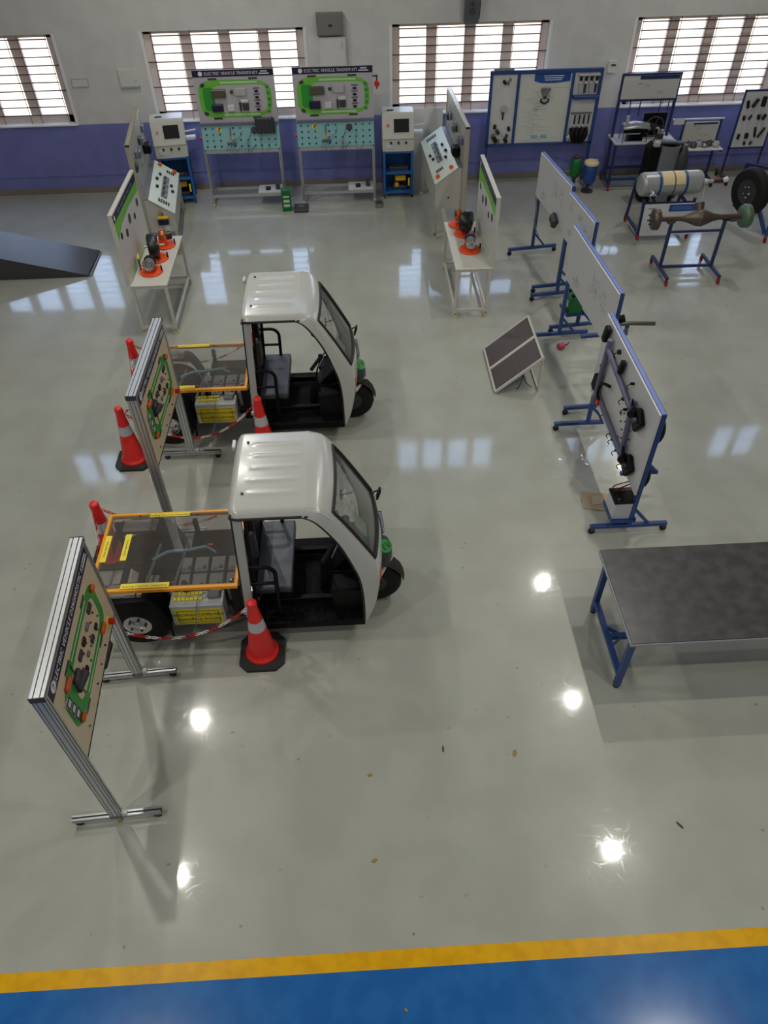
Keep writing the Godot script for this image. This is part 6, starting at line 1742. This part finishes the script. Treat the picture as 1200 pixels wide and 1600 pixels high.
	part(c, "info_board", Mb.new().box(Vector3(0.0, 0.36, 0.335), Vector3(0.86, 0.52, 0.014), 0.0, Basis(Vector3.RIGHT, -0.06)), M.panel_white)
	var ti := Transform3D(Basis(Vector3.RIGHT, -0.06), Vector3(0, 0.36, 0.335))
	part(c, "info_title", Mb.new().box(ti * Vector3(0.2, 0.19, 0.009), Vector3(0.44, 0.11, 0.003), 0.0, ti.basis), M.title_blue)
	for k in 2:
		part(c, "title_stroke", Mb.new().box(ti * Vector3(0.2, 0.205 - 0.032 * k, 0.0112), Vector3(0.34, 0.013, 0.001), 0.0, ti.basis), M.edge_blue)
	part(c, "info_print", Mb.new().box(ti * Vector3(-0.28, 0.19, 0.0085), Vector3(0.18, 0.014, 0.002), 0.0, ti.basis), M.mid_grey)
	var gy := thing("gas_cylinder", "silver gas cylinder with cream label and blue straps lying on the wheeled stand", "cylinder", Vector3(5.3, 0.845, -12.15), 2.0)
	part(gy, "shell", Mb.new().lathe([Vector2(0, -0.53), Vector2(0.14, -0.53), Vector2(0.175, -0.5), Vector2(0.185, -0.46), Vector2(0.185, 0.44), Vector2(0.17, 0.49), Vector2(0.1, 0.52), Vector2(0, 0.53)], Vector3.ZERO, Vector3.RIGHT, 36), M.gas_silver)
	for x in [-0.24, 0.2]:
		part(gy, "strap", Mb.new().lathe([Vector2(0.185, x - 0.02), Vector2(0.19, x - 0.02), Vector2(0.19, x + 0.02), Vector2(0.185, x + 0.02)], Vector3.ZERO, Vector3.RIGHT, 36), M.stand_blue)
	var lb := []
	for k in 9:
		var a := deg_to_rad(lerpf(15, 100, k / 8.0))
		lb.append([Vector3(-0.2, sin(a) * 0.187, cos(a) * 0.187), Vector3(0.17, sin(a) * 0.187, cos(a) * 0.187)])
	part(gy, "cream_label", sheet(lb, 0.001, true), M.cream)
	part(gy, "label_strap", Mb.new().lathe([Vector2(0.187, -0.01), Vector2(0.189, -0.008), Vector2(0.189, 0.008), Vector2(0.187, 0.01)], Vector3.ZERO, Vector3.RIGHT, 36), M.rust_brown)
	part(gy, "filler_neck", Mb.new().cyl(Vector3(-0.36, -0.06, 0.14), Vector3(-0.36, -0.1, 0.26), 0.055, -1, 18), M.chrome)
	part(gy, "filler_mouth", Mb.new().cyl(Vector3(-0.36, -0.1, 0.255), Vector3(-0.36, -0.101, 0.262), 0.045, -1, 18), M.ink_black)
	part(gy, "neck", Mb.new().cyl(Vector3(0.52, 0, 0), Vector3(0.62, 0, 0), 0.04, -1, 14), M.fitting_white)
	part(gy, "valve", Mb.new().cyl(Vector3(0.62, 0, 0), Vector3(0.72, 0.0, 0), 0.03, -1, 12), M.light_grey)
	part(gy, "red_handle", Mb.new().cyl(Vector3(0.72, 0, 0), Vector3(0.88, 0.0, 0), 0.036, -1, 12), M.hose_dark_red)
	part(gy, "valve_tip", Mb.new().cyl(Vector3(0.88, 0, 0), Vector3(0.96, 0.02, 0), 0.035, 0.045, 12), M.fitting_white)
	part(gy, "hose", Mb.new().tube(catmull([Vector3(0.56, -0.02, 0.04), Vector3(0.52, -0.2, 0.2), Vector3(0.42, -0.34, 0.26), Vector3(0.44, -0.42, 0.3)], 6), 0.008, 6), M.light_grey)
	# axle on its stand
	var a := thing("axle_stand", "dark blue wheeled frame with red casters carrying the rear axle", "stand", Vector3(5.25, 0, -10.7))
	for x in [-0.41, 0.41]:
		part(a, "post", Mb.new().bar(Vector3(x, 0.12, 0), Vector3(x, 0.86, 0), 0.045, 0.045, 0.004, Vector3.RIGHT), M.stand_navy)
		part(a, "foot_bar", Mb.new().bar(Vector3(x, 0.12, -0.38), Vector3(x, 0.12, 0.38), 0.045, 0.045, 0.004), M.stand_navy)
		part(a, "saddle", Mb.new().box(Vector3(x, 0.858, 0), Vector3(0.09, 0.012, 0.07)), M.stand_navy)
		caster_at(a, x, 0.37, M.caster_red)
		caster_at(a, x, -0.37, M.caster_red)
	part(a, "cross_bar", Mb.new().bar(Vector3(-0.41, 0.13, 0), Vector3(0.41, 0.13, 0), 0.04, 0.04, 0.004), M.stand_navy)
	part(a, "cross_bar", Mb.new().bar(Vector3(-0.41, 0.7, 0), Vector3(0.41, 0.7, 0), 0.035, 0.035, 0.004), M.stand_navy)
	var ax := thing("rear_axle", "rusty brown vehicle rear axle with brown and green hub drums on the blue frame", "axle", Vector3(5.25, 0.905, -10.7))
	part(ax, "housing", Mb.new().lathe([Vector2(0.04, -0.64), Vector2(0.04, -0.3), Vector2(0.06, -0.2), Vector2(0.115, -0.06), Vector2(0.125, 0.0), Vector2(0.115, 0.06), Vector2(0.06, 0.2), Vector2(0.04, 0.3), Vector2(0.04, 0.64)], Vector3.ZERO, Vector3.RIGHT, 20), M.rust_brown)
	part(ax, "pinion_flange", Mb.new().cyl(Vector3(0, 0.06, -0.06), Vector3(0.0, 0.16, -0.14), 0.06, 0.075, 14), M.rust_brown)
	part(ax, "diff_cover", Mb.new().sphere(Vector3(0.0, 0.0, 0.07), Vector3(0.09, 0.1, 0.07), 14), M.rust_brown)
	part(ax, "brown_drum", Mb.new().lathe([Vector2(0, -0.05), Vector2(0.13, -0.05), Vector2(0.155, -0.03), Vector2(0.155, 0.05), Vector2(0.12, 0.07), Vector2(0.05, 0.07), Vector2(0.05, 0.09)], Vector3(-0.68, 0, 0), Vector3(1, 0, 0.12), 24), M.rust_brown)
	for k in 5:
		part(ax, "wheel_stud", Mb.new().cyl(Vector3(-0.73, sin(TAU * k / 5) * 0.07, cos(TAU * k / 5) * 0.07), Vector3(-0.77, sin(TAU * k / 5) * 0.07, cos(TAU * k / 5) * 0.07), 0.014, -1, 8), M.dark_grey)
	part(ax, "green_drum", Mb.new().lathe([Vector2(0.04, -0.06), Vector2(0.11, -0.06), Vector2(0.16, -0.03), Vector2(0.17, 0.0), Vector2(0.17, 0.06), Vector2(0.14, 0.08), Vector2(0, 0.08)], Vector3(0.68, 0, 0), Vector3(1, 0, -0.08), 24), M.hub_green)
	for x in [-0.45, 0.5]:
		part(ax, "spring_seat", Mb.new().box(Vector3(x, -0.035, 0.03), Vector3(0.1, 0.04, 0.08), 0.008), M.rust_brown)
	# tyre on a stand at the right edge
	var w := thing("wheel_rig", "blue wheeled rig with tyre and brake parts, cut by the right edge", "stand", Vector3(7.15, 0, -12.2))
	part(w, "slope_bar", Mb.new().bar(Vector3(-0.15, 0.75, -0.9), Vector3(0.35, 0.95, 0.3), 0.05, 0.05), M.stand_navy)
	part(w, "leg", Mb.new().bar(Vector3(-0.3, 0.45, 0.2), Vector3(-0.2, 0.12, 0.5), 0.05, 0.05), M.stand_blue)
	part(w, "leg", Mb.new().bar(Vector3(-0.2, 0.11, 0.56), Vector3(-0.12, 0.9, 0.35), 0.05, 0.05), M.stand_blue)
	part(w, "leg", Mb.new().bar(Vector3(-0.15, 0.1, -0.9), Vector3(-0.15, 0.75, -0.9), 0.05, 0.05), M.stand_navy)
	part(w, "leg", Mb.new().bar(Vector3(0.5, 0.1, 0.3), Vector3(0.35, 0.95, 0.3), 0.05, 0.05), M.stand_navy)
	part(w, "cross_bar", Mb.new().bar(Vector3(-0.3, 0.68, 0.0), Vector3(0.6, 0.68, 0.0), 0.05, 0.05), M.dark_grey)
	caster_at(w, -0.2, 0.56, M.caster_red)
	caster_at(w, -0.15, -0.9, M.caster_black)
	caster_at(w, 0.5, 0.3, M.caster_red)
	part(w, "tyre", Mb.new().lathe([Vector2(0.2, -0.08), Vector2(0.33, -0.09), Vector2(0.37, -0.05), Vector2(0.375, 0.03), Vector2(0.36, 0.08), Vector2(0.33, 0.1), Vector2(0.2, 0.08)], Vector3(-0.48, 0.68, 0.1), Vector3(1, 0.0, -0.35), 36), M.rubber)
	part(w, "rim", Mb.new().lathe([Vector2(0, -0.05), Vector2(0.08, -0.06), Vector2(0.12, -0.04), Vector2(0.2, -0.075)], Vector3(-0.48, 0.68, 0.1), Vector3(1, 0, -0.35), 28), M.dark_grey)
	for k in 5:
		part(w, "wheel_nut", Mb.new().sphere(Vector3(-0.55, 0.68 + sin(TAU * k / 5) * 0.09, 0.11 + cos(TAU * k / 5) * 0.09), Vector3(0.016, 0.016, 0.016), 8), M.light_grey)
	part(w, "brake_disc", Mb.new().cyl(Vector3(-0.2, 0.68, 0.1), Vector3(-0.16, 0.68, 0.09), 0.14, -1, 20), M.rust_brown)
	part(w, "knuckle", Mb.new().box(Vector3(-0.05, 0.68, 0.1), Vector3(0.16, 0.14, 0.14), 0.03), M.rust_brown)
	part(w, "coil_spring", Mb.new().tube(catmull([Vector3(0.02, 0.6, 0.12), Vector3(0.1, 0.64, 0.18), Vector3(0.16, 0.7, 0.12), Vector3(0.08, 0.74, 0.05), Vector3(0.02, 0.8, 0.12)], 5), 0.016, 6), M.light_grey)

# ---------------------------------------------------------------- wall fittings
func wall_fittings() -> void:
	var z := WALL_Z
	var b := thing("wall_cabinet", "grey metal wall box with small red mark, mounted above the white wall box", "wall box", Vector3(-0.22, 2.53, z))
	part(b, "case", Mb.new().box(Vector3(0, 0.16, 0.07), Vector3(0.45, 0.32, 0.14), 0.006), M.fitting_grey)
	part(b, "door", Mb.new().box(Vector3(0, 0.16, 0.143), Vector3(0.42, 0.29, 0.006), 0.002), M.fitting_grey)
	part(b, "red_mark", Mb.new().box(Vector3(0.01, 0.15, 0.148), Vector3(0.07, 0.035, 0.003)), M.hose_dark_red)
	var f := thing("fuse_box", "white wall fuse box directly under the grey wall box", "wall box", Vector3(-0.19, 2.02, z))
	part(f, "case", Mb.new().box(Vector3(0, 0.24, 0.05), Vector3(0.46, 0.48, 0.1), 0.006), M.fitting_white)
	part(f, "door", Mb.new().box(Vector3(0, 0.24, 0.103), Vector3(0.42, 0.44, 0.006), 0.002), M.fitting_white)
	part(f, "latch", Mb.new().box(Vector3(0.16, 0.36, 0.11), Vector3(0.015, 0.1, 0.012)), M.light_grey)
	var s := thing("switch_box", "pale square switch box on the white wall left of the second window", "wall box", Vector3(-3.8, 1.82, z))
	part(s, "case", Mb.new().box(Vector3(0, 0.14, 0.025), Vector3(0.33, 0.28, 0.05), 0.006), M.fitting_white)
	part(s, "lip", Mb.new().box(Vector3(0, 0.005, 0.03), Vector3(0.34, 0.02, 0.06)), M.light_grey)
	part(s, "screw", Mb.new().cyl(Vector3(0.12, 0.1, 0.05), Vector3(0.12, 0.1, 0.055), 0.008, -1, 8), M.dark_grey)
	var v := thing("vent_plate", "small flat pale plate on the white wall between the leftmost windows", "wall plate", Vector3(-4.67, 1.84, z))
	part(v, "plate", Mb.new().box(Vector3(0, 0.06, 0.008), Vector3(0.28, 0.12, 0.016), 0.003), M.fitting_white)
	part(v, "rim", Mb.new().ring(rounded(0.29, 0.13, 0.01, 2), rounded(0.272, 0.112, 0.008, 2), 0.02, Transform3D(Basis.IDENTITY, Vector3(0, 0.06, 0))), M.light_grey)
	var w := thing("wall_switch", "small white wall switch with dark slot, left of the right-hand window", "wall box", Vector3(4.79, 1.8, z))
	part(w, "case", Mb.new().box(Vector3(0, 0.1, 0.02), Vector3(0.15, 0.2, 0.04), 0.005), M.fitting_white)
	part(w, "slot", Mb.new().box(Vector3(0.02, 0.13, 0.042), Vector3(0.08, 0.03, 0.006)), M.dark_grey)
	var sp := thing("wall_speaker", "grey wall speaker with hanging cable above the middle window", "speaker", Vector3(2.18, 2.68, z))
	part(sp, "bracket", Mb.new().box(Vector3(0, 0.35, 0.05), Vector3(0.06, 0.1, 0.1)), M.dark_grey)
	part(sp, "cabinet", Mb.new().box(Vector3(0, 0.28, 0.15), Vector3(0.24, 0.6, 0.16), 0.012, Basis(Vector3.RIGHT, 0.1)), mat("speaker_grey", Color(0.34, 0.35, 0.37), 0.5))
	part(sp, "cone", Mb.new().cyl(Vector3(0, 0.16, 0.22), Vector3(0, 0.16, 0.245), 0.05, -1, 16), M.dark_grey)
	part(sp, "tweeter", Mb.new().cyl(Vector3(0, 0.27, 0.23), Vector3(0, 0.27, 0.25), 0.03, -1, 12), M.dark_grey)
	part(sp, "cable", Mb.new().tube(catmull([Vector3(0.13, 0.5, 0.12), Vector3(0.15, 0.2, 0.08), Vector3(0.14, 0.0, 0.04), Vector3(0.06, -0.05, 0.03), Vector3(-0.02, 0.02, 0.1)], 6), 0.008, 6), M.dark_grey)
	part(sp, "plug", Mb.new().box(Vector3(0.135, 0.5, 0.12), Vector3(0.04, 0.2, 0.05), 0.01), M.black_plastic)
	single("white_sheet", Mb.new().box(Vector3(0, 0.66, 0), Vector3(0.62, 1.34, 0.02), 0.002, Basis(Vector3.RIGHT, -0.09)), M.fitting_white, "large plain white sheet leaning against the blue wall beside the beige machine", "board", Vector3(1.46, 0.005, -14.63))

# ---------------------------------------------------------------- scraps on the floor
func floor_bits() -> void:
	var cb := thing("cardboard_scrap", "torn brown cardboard sheet with plastic film lying under the wiring board", "cardboard", Vector3(2.58, 0, -5.7), -4.0)
	part(cb, "sheet", Mb.new().poly([Vector2(-0.17, -0.12), Vector2(-0.03, -0.15), Vector2(0.15, -0.17), Vector2(0.19, 0.1), Vector2(0.02, 0.12), Vector2(-0.14, 0.15), Vector2(-0.17, 0.04)], 0.006, Transform3D(Basis(Vector3.RIGHT, -PI / 2), Vector3(0, 0.002, 0))), M.cardboard)
	part(cb, "flap", Mb.new().poly([Vector2(-0.1, -0.05), Vector2(0.08, -0.07), Vector2(0.1, 0.05), Vector2(-0.06, 0.06)], 0.004, Transform3D(Basis(Vector3.UP, 0.3) * Basis(Vector3.RIGHT, -PI / 2 + 0.15), Vector3(0.02, 0.018, 0.0))), mat("cardboard_pale", Color(0.76, 0.7, 0.6), 0.8))
	var fg := []
	var fr := RandomNumberGenerator.new()
	fr.seed = 3
	for i in 8:
		var row := []
		for j in 10:
			row.append(Vector3(lerpf(-0.26, 0.24, j / 9.0) + fr.randf_range(-0.015, 0.015), 0.003 + fr.randf() * fr.randf() * 0.03, lerpf(-0.16, 0.2, i / 7.0) + fr.randf_range(-0.015, 0.015)))
		fg.append(row)
	single("plastic_film", Mb.new().grid(fg), M.clear_film, "crumpled clear plastic film on the floor left of the wiring board's feet", "plastic film", Vector3(2.38, 0, -6.3), 10.0)
	var bits := [
		[Vector2(-0.79, -3.93), "yellow crumpled scrap on the floor beside the front traffic cone", 0.022, 0], [Vector2(-0.06, -2.68), "yellow dry leaf scrap in the middle of the open floor", 0.02, 0],
		[Vector2(-0.05, -2.01), "yellow dry leaf scrap nearest the yellow floor line", 0.022, 0], [Vector2(0.56, -2.87), "thin dark leaf scrap on the open floor left of the work table", 0.03, 1],
		[Vector2(1.15, -2.8), "curled brown leaf scrap on the floor close to the work table", 0.028, 0], [Vector2(2.32, -2.14), "dark twig scrap on the floor below the work table", 0.034, 1],
		[Vector2(0.12, -1.05), "pale leaf scrap lying on the blue floor paint", 0.016, 0], [Vector2(-2.03, -2.42), "small yellow scrap at the foot of the nearest diagnostic board", 0.024, 0],
		[Vector2(3.3, -9.6), "dark green leaf scrap on the floor behind the white sketch boards", 0.07, 1]]
	for q in bits:
		var g := []
		for i in 4:
			var row := []
			for j in 5:
				var u := lerpf(-1, 1, j / 4.0); var w: float = lerpf(-1, 1, i / 3.0) * sqrt(maxf(0.03, 1 - u * u)) * (0.55 if q[3] == 0 else 0.25)
				row.append(Vector3(u * q[2], 0.004 + 0.3 * q[2] * (u * u * 0.6 + w * w), w * q[2]))
			g.append(row)
		single("leaf_scrap", sheet(g, 0.002, true), M.leaf if q[3] == 0 else M.leaf_dark, q[1], "scrap", Vector3(q[0].x, 0, q[0].y), q[2] * 9000.0, "scraps on the floor")
